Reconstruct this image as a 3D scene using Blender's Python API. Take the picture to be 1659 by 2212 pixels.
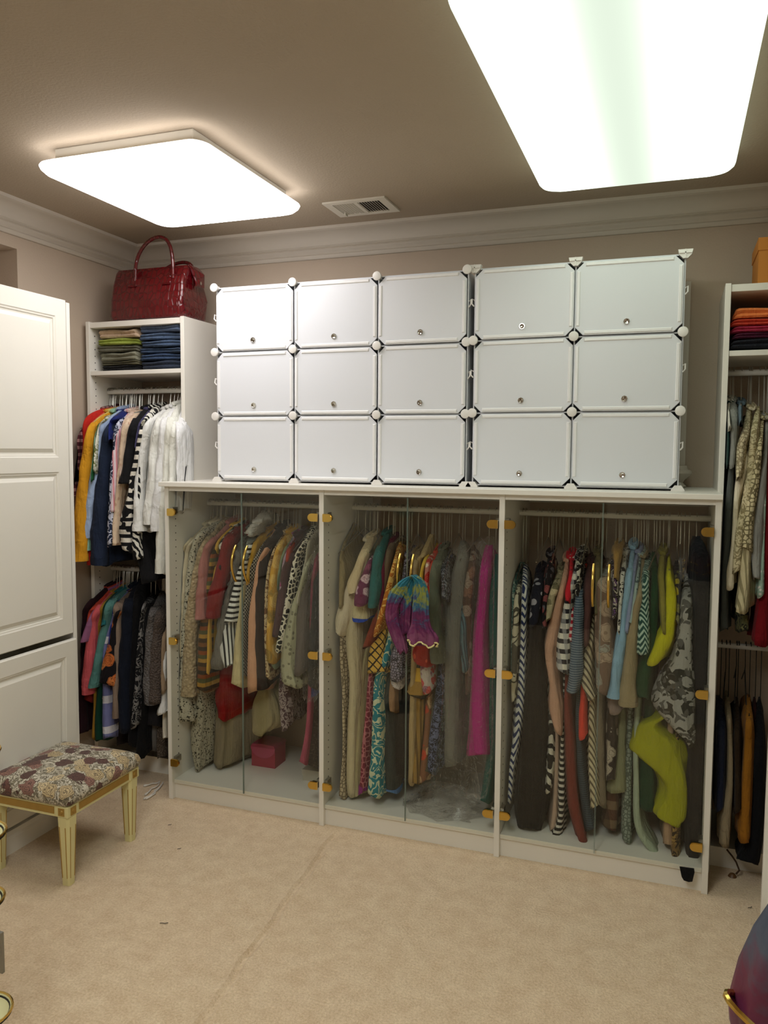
import bpy, bmesh, math, random
from mathutils import Vector, Matrix
random.seed(7)
for o in list(bpy.data.objects): bpy.data.objects.remove(o)
sc = bpy.context.scene
C = sc.collection

# ------------------------------------------------------------------ camera
W_, H_ = 1659.0, 2212.0
F_ = 1730.0
CAMZ = 1.6
R = [[0.94066716, 0.03144346, -0.33787069],
     [0.33927679, -0.06940967, 0.93812236],
     [0.00604632, -0.99709258, -0.07595943]]   # camera axes (right, down, forward) to room axes
cd = bpy.data.cameras.new('camera'); cam = bpy.data.objects.new('camera', cd); C.objects.link(cam)
cd.sensor_fit = 'VERTICAL'; cd.sensor_height = 36.0; cd.sensor_width = 27.0
cd.lens = F_ / H_ * 36.0; cd.clip_start = 0.02
M = Matrix(((R[0][0], -R[0][1], -R[0][2], 0), (R[1][0], -R[1][1], -R[1][2], 0), (R[2][0], -R[2][1], -R[2][2], CAMZ), (0, 0, 0, 1)))
cam.matrix_world = M
sc.camera = cam
w = bpy.data.worlds.new('world'); sc.world = w; w.use_nodes = True
w.node_tree.nodes['Background'].inputs[0].default_value = (0.5, 0.47, 0.43, 1)
w.node_tree.nodes['Background'].inputs[1].default_value = 0.05
vs = sc.view_settings
vs.view_transform = 'Standard'; vs.look = 'None'; vs.gamma = 1.0; vs.use_curve_mapping = False
vs.exposure = 0.38
sc.cycles.transparent_max_bounces = 32
LAMP_LEFT = 6.6      # radiance of the big white ceiling lamp
LAMP_RIGHT = 2.3      # radiance of the older greenish lamp
LAMP_FILL = 10.5      # radiance of the added fill lamp, unseen above the middle of the room

def ray(px, py):
    a = ((px - W_/2), (py - H_/2), F_)
    return [sum(R[i][j]*a[j] for j in range(3)) for i in range(3)]
def onY(px, py, Y):
    d = ray(px, py); t = Y/d[1]; return Vector((d[0]*t, Y, CAMZ + d[2]*t))
def onX(px, py, X):
    d = ray(px, py); t = X/d[0]; return Vector((X, d[1]*t, CAMZ + d[2]*t))
def onZ(px, py, Z):
    d = ray(px, py); t = (Z-CAMZ)/d[2]; return Vector((d[0]*t, d[1]*t, Z))

# ------------------------------------------------------------------ helpers
def srgb(h):
    if not isinstance(h, str): return tuple(h) + ((1,) if len(h) == 3 else ())
    h = h.lstrip('#'); v = [int(h[i:i+2], 16)/255 for i in (0, 2, 4)]
    return tuple(c/12.92 if c <= .04045 else ((c+.055)/1.055)**2.4 for c in v) + (1,)

class MB:
    """collects geometry in room coordinates; build() makes ONE mesh object"""
    def __init__(s): s.v = []; s.f = []
    def add(s, vs, fs):
        n = len(s.v); s.v += [tuple(p) for p in vs]; s.f += [tuple(i+n for i in f) for f in fs]
    def box(s, x0, x1, y0, y1, z0, z1, bev=0.0):
        if bev <= 0:
            v = [(x, y, z) for x in (x0, x1) for y in (y0, y1) for z in (z0, z1)]
            s.add(v, [(0,1,3,2), (4,6,7,5), (0,4,5,1), (2,3,7,6), (0,2,6,4), (1,5,7,3)])
        else:
            bm = bmesh.new(); bmesh.ops.create_cube(bm, size=1)
            for q in bm.verts: q.co = Vector(((x0+x1)/2 + q.co.x*(x1-x0), (y0+y1)/2 + q.co.y*(y1-y0), (z0+z1)/2 + q.co.z*(z1-z0)))
            bmesh.ops.bevel(bm, geom=bm.edges[:], offset=bev, segments=2, affect='EDGES', profile=.5)
            s.bm(bm)
        return s
    def bm(s, bm):
        bm.verts.index_update(); s.add([v.co.copy() for v in bm.verts], [[v.index for v in f.verts] for f in bm.faces]); bm.free(); return s
    def rings(s, rings, cap0=True, cap1=True, closed=True):
        n = len(rings[0]); vs = [p for r in rings for p in r]; fs = []
        for i in range(len(rings)-1):
            for j in range(n if closed else n-1):
                k = (j+1) % n; fs.append((i*n+j, i*n+k, (i+1)*n+k, (i+1)*n+j))
        if cap0: fs.append(tuple(reversed(range(n))))
        if cap1: fs.append(tuple((len(rings)-1)*n + j for j in range(n)))
        s.add(vs, fs); return s
    def tube(s, path, r, n=8, caps=True):
        path = [Vector(p) for p in path]; rings = []; up = None
        for i, p in enumerate(path):
            t = (path[min(i+1, len(path)-1)] - path[max(i-1, 0)]).normalized()
            if up is None: up = t.orthogonal().normalized()
            up = (up - t*up.dot(t)); up = up.normalized() if up.length > 1e-6 else t.orthogonal().normalized()
            b = t.cross(up); rr = r[i] if isinstance(r, (list, tuple)) else r
            rings.append([p + (up*math.cos(2*math.pi*k/n) + b*math.sin(2*math.pi*k/n))*rr for k in range(n)])
        return s.rings(rings, caps, caps)
    def lathe(s, prof, c, n=24, axis='z'):
        rings = []
        for (r, h) in prof:
            ring = []
            for k in range(n):
                a = 2*math.pi*k/n; u, v = r*math.cos(a), r*math.sin(a)
                ring.append(Vector(c) + (Vector((u, v, h)) if axis == 'z' else Vector((u, -h, v)) if axis == 'y' else Vector((h, u, v))))
            rings.append(ring)
        return s.rings(rings)
    def prism(s, poly, d):
        """poly: list of 3-D points, extruded by vector d"""
        n = len(poly); d = Vector(d); a = [Vector(p) for p in poly]; b = [p+d for p in a]
        s.add(a+b, [tuple(range(n)), tuple(reversed(range(n, 2*n)))] + [(i, i+n, (i+1) % n+n, (i+1) % n) for i in range(n)]); return s
    def build(s, name, mat, parent=None, smooth=False, origin=None, kind=None):
        me = bpy.data.meshes.new(name)
        base = Vector(origin) if origin is not None else (Vector(parent['_o']) if parent is not None else Vector((0, 0, 0)))
        me.from_pydata([tuple(Vector(p) - base) for p in s.v], [], s.f)
        bm = bmesh.new(); bm.from_mesh(me); bmesh.ops.recalc_face_normals(bm, faces=bm.faces[:]); bm.to_mesh(me); bm.free()
        if smooth:
            me.polygons.foreach_set('use_smooth', [True]*len(me.polygons))
            if smooth != 'all':
                try: me.set_sharp_from_angle(angle=math.radians(40))
                except Exception: pass
        me.materials.append(mat)
        o = bpy.data.objects.new(name, me); C.objects.link(o)
        if parent is not None:
            o.parent = parent; o['_o'] = parent['_o']
            if origin is not None: o.location = base - Vector(parent['_o']); o['_o'] = tuple(base)
        else:
            o['_o'] = tuple(base); o.location = base
        if kind: o['kind'] = kind
        return o
def B(name, mat, parent, *a, **k):
    return MB().box(*a, **k).build(name, mat, parent)
def thing(name, label, cat, loc, group=None):
    o = bpy.data.objects.new(name, None); C.objects.link(o); o.location = loc; o['_o'] = tuple(loc)
    o.empty_display_size = .05
    return tag(o, label, cat, group)
def tag(o, label, cat, group=None):
    o['label'] = label; o['category'] = cat
    if group: o['group'] = group
    return o
def struct(o): o['kind'] = 'structure'; return o

# ------------------------------------------------------------------ materials
class NT:
    def __init__(s, name):
        s.m = bpy.data.materials.new(name); s.m.use_nodes = True; s.t = s.m.node_tree
        s.t.nodes.clear(); s.out = s.n('ShaderNodeOutputMaterial')
    def n(s, t, **k):
        x = s.t.nodes.new(t)
        for a, b in k.items(): setattr(x, a, b)
        return x
    def l(s, a, b): s.t.links.new(a, b)
    def val(s, inp, v):
        if hasattr(v, 'links') or isinstance(v, bpy.types.NodeSocket): s.l(v, inp)
        else: inp.default_value = v
    def math(s, op, a, b=None, c=None):
        x = s.n('ShaderNodeMath', operation=op); s.val(x.inputs[0], a)
        if b is not None: s.val(x.inputs[1], b)
        if c is not None: s.val(x.inputs[2], c)
        return x.outputs[0]
    def mix(s, f, a, b):
        x = s.n('ShaderNodeMix', data_type='RGBA'); s.val(x.inputs[0], f); s.val(x.inputs[6], a); s.val(x.inputs[7], b); return x.outputs[2]
    def noise(s, co, sc, det=3, rough=.5, dist=0):
        x = s.n('ShaderNodeTexNoise'); s.l(co, x.inputs['Vector']); x.inputs['Scale'].default_value = sc
        x.inputs['Detail'].default_value = det; x.inputs['Roughness'].default_value = rough; x.inputs['Distortion'].default_value = dist; return x.outputs[0]
    def voro(s, co, sc, feat='F1', rand=1.0):
        x = s.n('ShaderNodeTexVoronoi', feature=feat); s.l(co, x.inputs['Vector']); x.inputs['Scale'].default_value = sc
        x.inputs['Randomness'].default_value = rand; return x
    def ramp(s, f, stops, interp='CONSTANT'):
        x = s.n('ShaderNodeValToRGB'); x.color_ramp.interpolation = interp; e = x.color_ramp.elements
        while len(e) < len(stops): e.new(.5)
        for q, (p, c) in zip(e, stops): q.position = p; q.color = c
        s.l(f, x.inputs[0]); return x.outputs[0]
    def bump(s, h, st=.3, d=.01):
        x = s.n('ShaderNodeBump'); x.inputs['Strength'].default_value = st; x.inputs['Distance'].default_value = d; s.l(h, x.inputs['Height']); return x.outputs[0]
    def bsdf(s, col, rough=.5, metal=0, normal=None, **k):
        x = s.n('ShaderNodeBsdfPrincipled'); s.val(x.inputs['Base Color'], col); s.val(x.inputs['Roughness'], rough); x.inputs['Metallic'].default_value = metal
        if normal is not None: s.l(normal, x.inputs['Normal'])
        for a, b in k.items(): s.val(x.inputs[a.replace('_', ' ')], b)
        s.l(x.outputs[0], s.out.inputs[0]); return x
    def co(s, which='Object'): return s.n('ShaderNodeTexCoord').outputs[which]

def plain(name, col, rough=.5, metal=0, nz=0.04, nscale=6, bump=0, bscale=200, **k):
    t = NT(name); c = srgb(col); co = t.co()
    f = t.noise(co, nscale, 4)
    base = t.mix(f, tuple(x*(1-nz) for x in c[:3])+(1,), tuple(min(1, x*(1+nz)) for x in c[:3])+(1,))
    nrm = t.bump(t.noise(co, bscale, 3), bump, .003) if bump else None
    t.bsdf(base, rough, metal, nrm, **k); return t.m

m_white = plain('white_melamine', 'e6e2d8', .38, nz=.02)
m_door = plain('white_thermofoil', 'e3dfd4', .42, nz=.02)
m_wall = plain('beige_wall_paint', 'bcab98', .8, nz=.03, bump=.35, bscale=140)
m_ceil = plain('ceiling_paint', 'ab9c88', .9, nz=.03, bump=.6, bscale=110)
m_crown = plain('crown_paint', 'c9c0b2', .55, nz=.02)
m_cube = plain('frosted_white_plastic', 'd9dbdf', .34, nz=.012, nscale=3)
m_rim = plain('white_plastic_rim', 'e8e7e6', .28, nz=.01)
m_cap = plain('white_plastic_cap', 'e4e0da', .35, nz=.01)
m_gold = plain('polished_brass', 'd8b45e', .16, 1.0, nz=.03)
m_chrome = plain('chrome', 'd4d2cc', .08, 1.0, nz=.01)
m_steel = plain('brushed_steel_wire', 'b9b6ae', .3, 1.0, nz=.02)
m_blackwire = plain('black_plastic', '15140f', .45)
m_rod = plain('white_rod', 'd9d8d2', .3)
m_dark = plain('dark_hole', '2a2622', .9)
m_vent = plain('vent_enamel', 'd8d2c4', .45)

t = NT('carpet'); co = t.co()
f1 = t.ramp(t.noise(co, 16, 6, .65), [(.36, (0, 0, 0, 1)), (.64, (1, 1, 1, 1))], 'LINEAR'); f2 = t.ramp(t.noise(co, 130, 3, .7), [(.34, (0, 0, 0, 1)), (.66, (1, 1, 1, 1))], 'LINEAR'); f3 = t.noise(co, 2.2, 3, .55)
c1 = t.mix(f2, srgb('b09672'), srgb('eedcc0')); c2 = t.mix(f1, srgb('cdb18a'), srgb('efdab6')); c3 = t.mix(.5, c1, c2)
f3 = t.math('SMOOTHSTEP', f3, .35, .65) if False else f3
c4 = t.mix(f3, c3, t.mix(.4, c3, srgb('dcb994')))
t.bsdf(c4, .95, 0, t.bump(t.math('ADD', t.math('MULTIPLY', f2, 1.0), t.math('MULTIPLY', f1, .6)), .5, .008), Sheen_Weight=.15)
m_carpet = t.m

def lamp_mat(name, col, L, tubes, lo=.5, hi=.55):
    """glowing acrylic diffuser; a little stronger below the fluorescent tubes it holds"""
    t = NT(name); co = t.co(); sep = t.n('ShaderNodeSeparateXYZ'); t.l(co, sep.inputs[0]); s = None
    for (x0, wd) in tubes:
        q = t.math('DIVIDE', t.math('SUBTRACT', sep.outputs[0], x0), wd)
        g = t.math('POWER', 2.718, t.math('MULTIPLY', t.math('MULTIPLY', q, q), -1.0))
        s = g if s is None else t.math('ADD', s, g)
    e = t.n('ShaderNodeEmission'); e.inputs[0].default_value = col
    t.l(t.math('MULTIPLY', t.math('ADD', t.math('MULTIPLY', s, hi), lo), L), e.inputs[1]); t.l(e.outputs[0], t.out.inputs[0]); return t.m
m_lampL = lamp_mat('lamp_diffuser_white', (1.0, .965, .965, 1), LAMP_LEFT, [(-.15, .2), (.15, .2)])
m_lampFill = lamp_mat('lamp_diffuser_fill', (.97, 1.0, .965, 1), LAMP_FILL, [(-.2, .2), (.2, .2)])
m_lampR = lamp_mat('lamp_diffuser_green', (.88, 1.0, .83, 1), LAMP_RIGHT, [(-.215, .095), (.215, .095)], .30, .95)

def clear_mat(name, tint, gl=1.5, rough=.01, base=0.0, bump=0, bscale=20, haze=0):
    t = NT(name); tr = t.n('ShaderNodeBsdfTransparent'); tr.inputs[0].default_value = tint
    g = t.n('ShaderNodeBsdfGlossy'); g.inputs['Roughness'].default_value = rough
    lw_ = t.n('ShaderNodeLayerWeight'); lw_.inputs[0].default_value = .5
    r0 = ((gl-1)/(gl+1))**2; fz = t.math('ADD', t.math('MULTIPLY', t.math('POWER', lw_.outputs['Facing'], 5.0), 1-r0), r0+base)
    if bump:
        co = t.co(); h = t.math('ADD', t.noise(co, bscale, 4, .6, 1.5), t.math('MULTIPLY', t.noise(co, bscale*3, 3, .6, 2), .4))
        nb = t.bump(h, bump, .03); t.l(nb, g.inputs['Normal']); t.l(nb, lw_.inputs['Normal'])
    body = tr.outputs[0]
    if haze:
        df = t.n('ShaderNodeBsdfDiffuse'); df.inputs[0].default_value = (.8, .8, .76, 1)
        mh = t.n('ShaderNodeMixShader'); mh.inputs[0].default_value = haze; t.l(tr.outputs[0], mh.inputs[1]); t.l(df.outputs[0], mh.inputs[2]); body = mh.outputs[0]
    mx = t.n('ShaderNodeMixShader'); t.l(fz, mx.inputs[0]); t.l(body, mx.inputs[1]); t.l(g.outputs[0], mx.inputs[2]); t.l(mx.outputs[0], t.out.inputs[0]); return t.m
m_glass = clear_mat('cabinet_glass', (.965, .975, .955, 1), 1.40)
m_edge = plain('glass_edge', '7d8a80', .2)
m_film = clear_mat('thin_clear_plastic', (.994, .994, .992, 1), 1.25, .04, .0, 1.0, 11, .002)

_fab = {}
def fab(kind, *cols, s=1.0, rough=.88):
    key = (kind, cols, s, rough)
    if key in _fab: return _fab[key]
    t = NT('fabric_%s_%s' % (kind, cols[0])); co = t.co(); c = [tuple(min(.82, q*1.35) for q in srgb(x)[:3]) + (1,) for x in cols]
    while len(c) < 3: c.append(c[-1])
    sep = t.n('ShaderNodeSeparateXYZ'); t.l(co, sep.inputs[0]); X, Y, Z = sep.outputs
    U = t.math('ADD', X, Y); fr = lambda v: t.math('FRACT', v); mul = lambda a, b: t.math('MULTIPLY', a, b)
    gt = lambda a, b: t.math('GREATER_THAN', a, b); lt = lambda a, b: t.math('LESS_THAN', a, b)
    hgt = None
    if kind == 'solid' or kind == 'satin': col = c[0]
    elif kind == 'hstripe': col = t.mix(gt(fr(mul(Z, s)), .55), c[0], c[1])
    elif kind == 'vstripe': col = t.mix(gt(fr(mul(U, s)), .6), c[0], c[1])
    elif kind == 'dstripe': col = t.mix(gt(fr(mul(t.math('ADD', U, mul(Z, .6)), s)), .6), c[0], c[1])
    elif kind == 'multi':
        n = len(cols); col = t.ramp(fr(mul(t.math('ADD', Z, mul(t.noise(co, 8), .02)), s)), [(i/n, c[i]) for i in range(n)])
    elif kind == 'plaid':
        a = gt(fr(mul(Z, s)), .55); b = gt(fr(mul(U, s*1.1)), .55)
        col = t.mix(mul(b, .6), t.mix(a, c[0], c[1]), c[2])
    elif kind == 'dots':
        v = t.voro(co, s); col = t.mix(lt(v.outputs['Distance'], .33), c[0], c[1])
    elif kind == 'lattice':
        v = t.voro(co, s, 'DISTANCE_TO_EDGE', .6); col = t.mix(lt(v.outputs[0], .11), c[0], c[1])
    elif kind == 'net':
        a = lt(fr(mul(t.math('ADD', U, Z), s)), .2); b = lt(fr(mul(t.math('SUBTRACT', U, Z), s)), .2)
        col = t.mix(t.math('MAXIMUM', a, b), c[0], c[1])
    elif kind == 'floral':
        nz = t.n('ShaderNodeTexNoise'); t.l(co, nz.inputs['Vector']); nz.inputs['Scale'].default_value = s*1.6; nz.inputs['Detail'].default_value = 2
        vm = t.n('ShaderNodeVectorMath', operation='MULTIPLY_ADD'); t.l(nz.outputs[1], vm.inputs[0]); vm.inputs[1].default_value = (.55/s,)*3; t.l(co, vm.inputs[2])
        v = t.voro(vm.outputs[0], s); sp = t.n('ShaderNodeSeparateColor'); t.l(v.outputs['Color'], sp.inputs[0])
        pet = t.mix(gt(sp.outputs[0], .5), c[1], c[2]); d = v.outputs['Distance']
        rings = lt(fr(mul(d, 7)), .22)
        pet = t.mix(mul(rings, .6), pet, c[0]); col = t.mix(lt(d, .48), c[0], pet)
    elif kind == 'blotch':
        a = gt(t.noise(co, s, 2, .5, 1.2), .52); b = gt(t.noise(co, s*1.7, 2, .5, 1.0), .57)
        col = t.mix(b, t.mix(a, c[0], c[1]), c[2])
    elif kind == 'zebra':
        wv = t.n('ShaderNodeTexWave'); wv.bands_direction = 'DIAGONAL'; t.l(co, wv.inputs['Vector']); wv.inputs['Scale'].default_value = s; wv.inputs['Distortion'].default_value = 9
        wv.inputs['Detail Scale'].default_value = 1.2; col = t.mix(gt(wv.outputs[1], .55), c[0], c[1])
    elif kind == 'speckle': col = t.mix(gt(t.noise(co, s, 2, .6), .58), c[0], c[1])
    elif kind == 'scroll':
        n = t.noise(co, s, 2, .4, .6); a = lt(fr(mul(n, 7)), .3); b = gt(t.noise(co, s*1.3, 1, .5, .5), .6)
        col = t.mix(t.math('MAXIMUM', a, b), c[0], c[1])
    elif kind == 'zig':
        z = t.math('ABSOLUTE', t.math('SUBTRACT', fr(mul(U, s)), .5)); col = t.mix(gt(fr(mul(t.math('ADD', Z, mul(z, 1.4/s)), s*1.8)), .55), c[0], c[1])
    elif kind == 'blocks':
        a = gt(fr(mul(Z, s)), .45); col = t.mix(mul(a, gt(t.noise(co, s*.9, 1), .46)), c[0], c[1])
    elif kind == 'tiedye':
        g = t.math('ADD', t.math('ADD', mul(Z, s), .08), mul(t.noise(co, 16, 3, .6, 1), 1.1)); n = len(cols)
        col = t.ramp(g, [(i/(n-1), c[i]) for i in range(n)], 'LINEAR')
        col = t.mix(mul(t.noise(co, 55, 2), .25), col, (.02, .05, .09, 1))
    elif kind == 'knit':
        v = t.voro(co, s); hgt = v.outputs['Distance']; col = t.mix(hgt, c[0], c[1])
    elif kind == 'fur':
        mp = t.n('ShaderNodeMapping'); mp.inputs['Scale'].default_value = (1, 1, .25); t.l(co, mp.inputs[0])
        hgt = t.noise(mp.outputs[0], s, 4, .7, 1); col = t.mix(hgt, c[0], c[1])
    wv_ = t.noise(co, 420, 2); wr = t.noise(co, 22, 3, .55, .8)
    col = t.mix(mul(t.noise(co, 14, 3), .22), col, (.0, .0, .0, 1)) if kind not in ('satin',) else t.mix(0.0, col, col)
    mpv = t.n('ShaderNodeMapping'); mpv.inputs['Scale'].default_value = (1, 1, .13); t.l(co, mpv.inputs[0])
    h = t.math('ADD', t.math('ADD', mul(wv_, .01), wr), mul(t.noise(mpv.outputs[0], 46, 3, .55, .4), 1.6))
    if hgt is not None: h = t.math('ADD', mul(hgt, 1.2), h)
    r = .45 if kind == 'satin' else rough
    t.bsdf(col, r, 0, t.bump(h, .6, .012), Sheen_Weight=.03, Specular_IOR_Level=.2)
    _fab[key] = t.m; return t.m

# ------------------------------------------------------------------ room dimensions (m)
XL, XR, YB, YFR, ZC = -2.72, .74, 3.61, -1.35, 2.645
YF = 3.03            # front of the glass cabinets
YT = 3.20            # front of the corner towers
PX = [-2.124, -1.368, -.611, .155]     # cabinet partitions
WT0, WT1 = 1.437, 1.457                # worktop

# floor with the carpet seam
bm_ = MB(); rows = [YFR + (YB-YFR)*i/90 for i in range(91)]; rings = []
for y in rows:
    l = -1.283 + (2.99-y)*.075 + .004*math.sin(y*17) + .003*math.sin(y*41); k = 1.0 if y < 3.0 else 0.0
    rings.append([(XL, y, 0), (l-.03, y, 0), (l-.016, y, .003*k), (l-.005, y, -.006*k), (l+.005, y, -.006*k), (l+.018, y, .003*k), (l+.04, y, 0), (XR, y, 0)])
bm_.rings(rings, False, False, False); fl = bm_.build('floor', m_carpet); struct(fl)
struct(B('ceiling', m_ceil, None, XL-.1, XR+.1, YFR-.1, YB+.1, ZC, ZC+.1))
struct(B('wall_back', m_wall, None, XL-.1, XR+.1, YB, YB+.1, 0, ZC))
struct(B('wall_right', m_wall, None, XR, XR+.1, YFR, YB, 0, ZC))
# left wall with a recessed niche above the white cabinet
NY0, NY1, NZ0, NZ1 = 1.2, 2.81, 2.24, 2.468
lw = MB(); lw.box(XL-.25, XL, YFR, NY0, 0, ZC); lw.box(XL-.25, XL, NY1, YB, 0, ZC); lw.box(XL-.25, XL, NY0, NY1, 0, NZ0); lw.box(XL-.25, XL, NY0, NY1, NZ1, ZC); lw.box(XL-.25, XL-.16, NY0, NY1, NZ0, NZ1)
struct(lw.build('wall_left', m_wall))
struct(B('wall_front', m_wall, None, XL-.1, XR+.1, YFR-.1, YFR, 0, ZC))
m_wood = plain('brown_wood_door', '4a3222', .45, nz=.2, nscale=12)  # unseen door, its dark brown picked to deepen the cabinet glass reflections
d1 = B('door_1', m_wood, None, -1.35, -.55, YFR+.001, YFR+.035, 0, 2.05); struct(d1)
for (x0, x1, z0, z1) in ((-1.44, -1.36, 0, 2.13), (-.54, -.46, 0, 2.13), (-1.36, -.54, 2.06, 2.13)):
    struct(B('trim_1' if x0 < -1.4 else 'trim_2' if x0 > -1 else 'trim_3', m_crown, None, x0, x1, YFR+.001, YFR+.03, z0, z1))
dh = MB(); dh.lathe([(.012, 0), (.012, .03), (.026, .04), (.028, .055), (.015, .066)], (-1.28, YFR+.035, 1.0), 16, 'y')
for q in dh.v: pass
dh.v = [(x, 2*(YFR+.035)-y, z) for (x, y, z) in dh.v]; dh.build('door_handle', m_gold, d1, True)
# crown moulding
prof = [(0, -.124), (.010, -.124), (.016, -.118), (.017, -.108), (.012, -.103), (.014, -.098), (.022, -.092), (.025, -.083), (.022, -.076), (.019, -.073), (.023, -.069), (.027, -.066)]
for i in range(9):
    a = math.pi/2*i/8; prof.append((.027 + .070*(1-math.cos(a)), -.066 + .050*math.sin(a)))
prof += [(.100, -.014), (.113, -.014), (.113, 0.0), (0, 0)]
def crown(name, side):
    r = []
    for (d, z) in prof:
        if side == 'back': r.append(((XL+d, YB-d, ZC+z), (XR-d, YB-d, ZC+z)))
        if side == 'left': r.append(((XL+d, YFR+d, ZC+z), (XL+d, YB-d, ZC+z)))
        if side == 'right': r.append(((XR-d, YFR+d, ZC+z), (XR-d, YB-d, ZC+z)))
        if side == 'front': r.append(((XL+d, YFR+d, ZC+z), (XR-d, YFR+d, ZC+z)))
    m = MB(); m.rings([[a for a, b in r], [b for a, b in r]]); struct(m.build(name, m_crown, None, True))
for i, s in enumerate(('back', 'left', 'right', 'front')): crown('trim_%d' % (i+4), s)

# ------------------------------------------------------------------ ceiling lamps and vent
def rounded(cx, cy, hx, hy, r, z, n=6):
    pts = []
    for (sx, sy, a0) in ((1, 1, 0), (-1, 1, 90), (-1, -1, 180), (1, -1, 270)):
        for k in range(n+1):
            a = math.radians(a0 + 90*k/n); pts.append((cx + sx*(hx-r) + r*math.cos(a), cy + sy*(hy-r) + r*math.sin(a), z))
    return pts
def lamp(label, x0, x1, y0, y1, mat, bx, by):
    cx, cy, hx, hy = (x0+x1)/2, (y0+y1)/2, (x1-x0)/2, (y1-y0)/2
    t = thing('ceiling_lamp', label, 'ceiling light', (cx, cy, ZC), 'ceiling lights')
    B('base', m_vent, t, cx-bx, cx+bx, cy-by, cy+by, ZC-.045, ZC-.0005, bev=.003)
    m = MB(); m.rings([rounded(cx, cy, hx-i, hy-i, max(.02, rr), z) for (i, rr, z) in ((.06, .03, ZC-.040), (.026, .045, ZC-.043), (.024, .05, ZC-.050), (.034, .045, ZC-.050), (.06, .03, ZC-.045))])
    m.build('pan', m_vent, t, True)
    m = MB(); m.rings([rounded(cx, cy, hx-i, hy-i, max(.02, rr), z) for (i, rr, z) in
        ((.025, .05, ZC-.050), (.010, .055, ZC-.0515), (.003, .06, ZC-.055), (0, .06, ZC-.061), (.004, .06, ZC-.072), (.016, .06, ZC-.085), (.04, .05, ZC-.094), (.09, .04, ZC-.098))])
    m.build('diffuser', mat, t, True, origin=(cx, cy, ZC-.06))
    return t
lamp('bright white square ceiling light in front of the red bag corner', -2.125, -1.445, 2.27, 3.04, m_lampL, .28, .335)
lamp('long dim greenish ceiling light above the cubes and vase', -.497, .168, 1.72, 3.095, m_lampR, .27, .62)
lamp('added unseen fill light over the middle of the room', -1.15, -.47, -.1, 1.1, m_lampFill, .28, .54)  # extra lamp out of view, added to lift the floor and right side

v = thing('ceiling_vent', 'white metal ceiling air vent with louvred slots', 'vent', (-1.29, 3.275, ZC))
fx0, fx1, fy0, fy1 = -1.43, -1.15, 3.174, 3.376
m = MB()
for a in ((fx0, fx1, fy0, fy0+.028), (fx0, fx1, fy1-.028, fy1), (fx0, fx0+.035, fy0+.028, fy1-.028), (fx1-.035, fx1, fy0+.028, fy1-.028), (-1.297, -1.283, fy0+.028, fy1-.028)):
    m.box(a[0], a[1], a[2], a[3], ZC-.008, ZC-.0005)
m.build('frame', m_vent, v); B('duct', m_dark, v, fx0+.03, fx1-.03, fy0+.025, fy1-.025, ZC-.0012, ZC-.0004)
for i in range(18):
    x = -1.392 + i*.0115 + (.0 if i < 9 else .0); s = 1 if i < 9 else -1
    if abs(x+1.29) < .009: continue
    m = MB(); m.prism([(x-.001, fy0+.028, ZC-.007), (x+.001, fy0+.028, ZC-.007), (x+.001+.007*s, fy0+.028, ZC-.0015), (x-.001+.007*s, fy0+.028, ZC-.0015)], (0, fy1-fy0-.056, 0)); m.build('slat', m_vent, v)
MB().box(fx0+.044, fx0+.048, fy1-.06, fy1-.03, ZC-.018, ZC-.006).build('lever', m_vent, v)

# ------------------------------------------------------------------ left white cabinet
XC = -2.402
cab = thing('tall_cabinet', 'tall white cabinet with raised-panel doors behind the stool', 'cabinet', (-2.56, 2.2, 0))
CY0, CY1, CT = 1.45, 2.777, 2.213
B('side_panel', m_white, cab, XL+.002, -2.414, CY1-.022, CY1, 0, CT, bev=.002); B('side_panel', m_white, cab, XL+.002, -2.414, CY0, CY0+.02, 0, CT)
B('top_panel', m_white, cab, XL+.002, -2.43, CY0+.02, CY1-.022, CT-.03, CT-.01); B('back_panel', m_white, cab, XL+.002, XL+.008, CY0+.02, CY1-.022, .1, CT-.03)
B('middle_shelf', m_white, cab, XL+.008, -2.52, CY0+.02, CY1-.022, .79, .81)
m = MB(); m.prism([(-2.44, CY0, 0), (-2.418, CY0, 0), (-2.418, CY0, .06), (-2.423, CY0, .072), (-2.425, CY0, .09), (-2.44, CY0, .095)], (0, CY1-.022-CY0, 0)); m.build('base_moulding', m_white, cab)
def panel_door(y0, y1, z0, z1, panels, tilt=0, pivot=None):
    th = .02; m = MB(); xf = XC
    def rect(a, b, c, d, x): return [(x, a, c), (x, b, c), (x, b, d), (x, a, d)]
    # front frame made of strips, the panels as nested routed rings
    ys = [y0, y1]; m.rings([rect(y0, y1, z0, z1, xf-th), rect(y0, y1, z0, z1, xf-.004), rect(y0+.004, y1-.004, z0+.004, z1-.004, xf)], True, False)
    a0, b0 = panels[0][0], panels[0][1]
    zs = [z0+.004] + [q for p in panels for q in (p[2], p[3])] + [z1-.004]
    f = lambda a, b, c, d: m.add(rect(a, b, c, d, xf), [(0, 1, 2, 3)])
    f(y0+.004, a0, z0+.004, z1-.004); f(b0, y1-.004, z0+.004, z1-.004)
    for i in range(0, len(zs), 2): f(a0, b0, zs[i], zs[i+1])
    for (a, b, c, d) in panels:
        m.rings([rect(a+i, b-i, c+i, d-i, xf+x) for (i, x) in ((0, 0), (.004, -.003), (.010, -.004), (.012, -.008), (.020, -.009), (.030, -.004), (.036, -.001))], False, True)
    if tilt:
        c, s = math.cos(tilt), math.sin(tilt); px, pz = XC, z0
        m.v = [(px + (x-px)*c + (z-pz)*s, y, pz - (x-px)*s + (z-pz)*c) for (x, y, z) in m.v]
    return m.build('door', m_door, cab)
DY1 = 2.742
panel_door(2.12, DY1, .812, 2.218, [(2.19, DY1-.062, .885, 1.505), (2.19, DY1-.062, 1.565, 2.145)])
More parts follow.
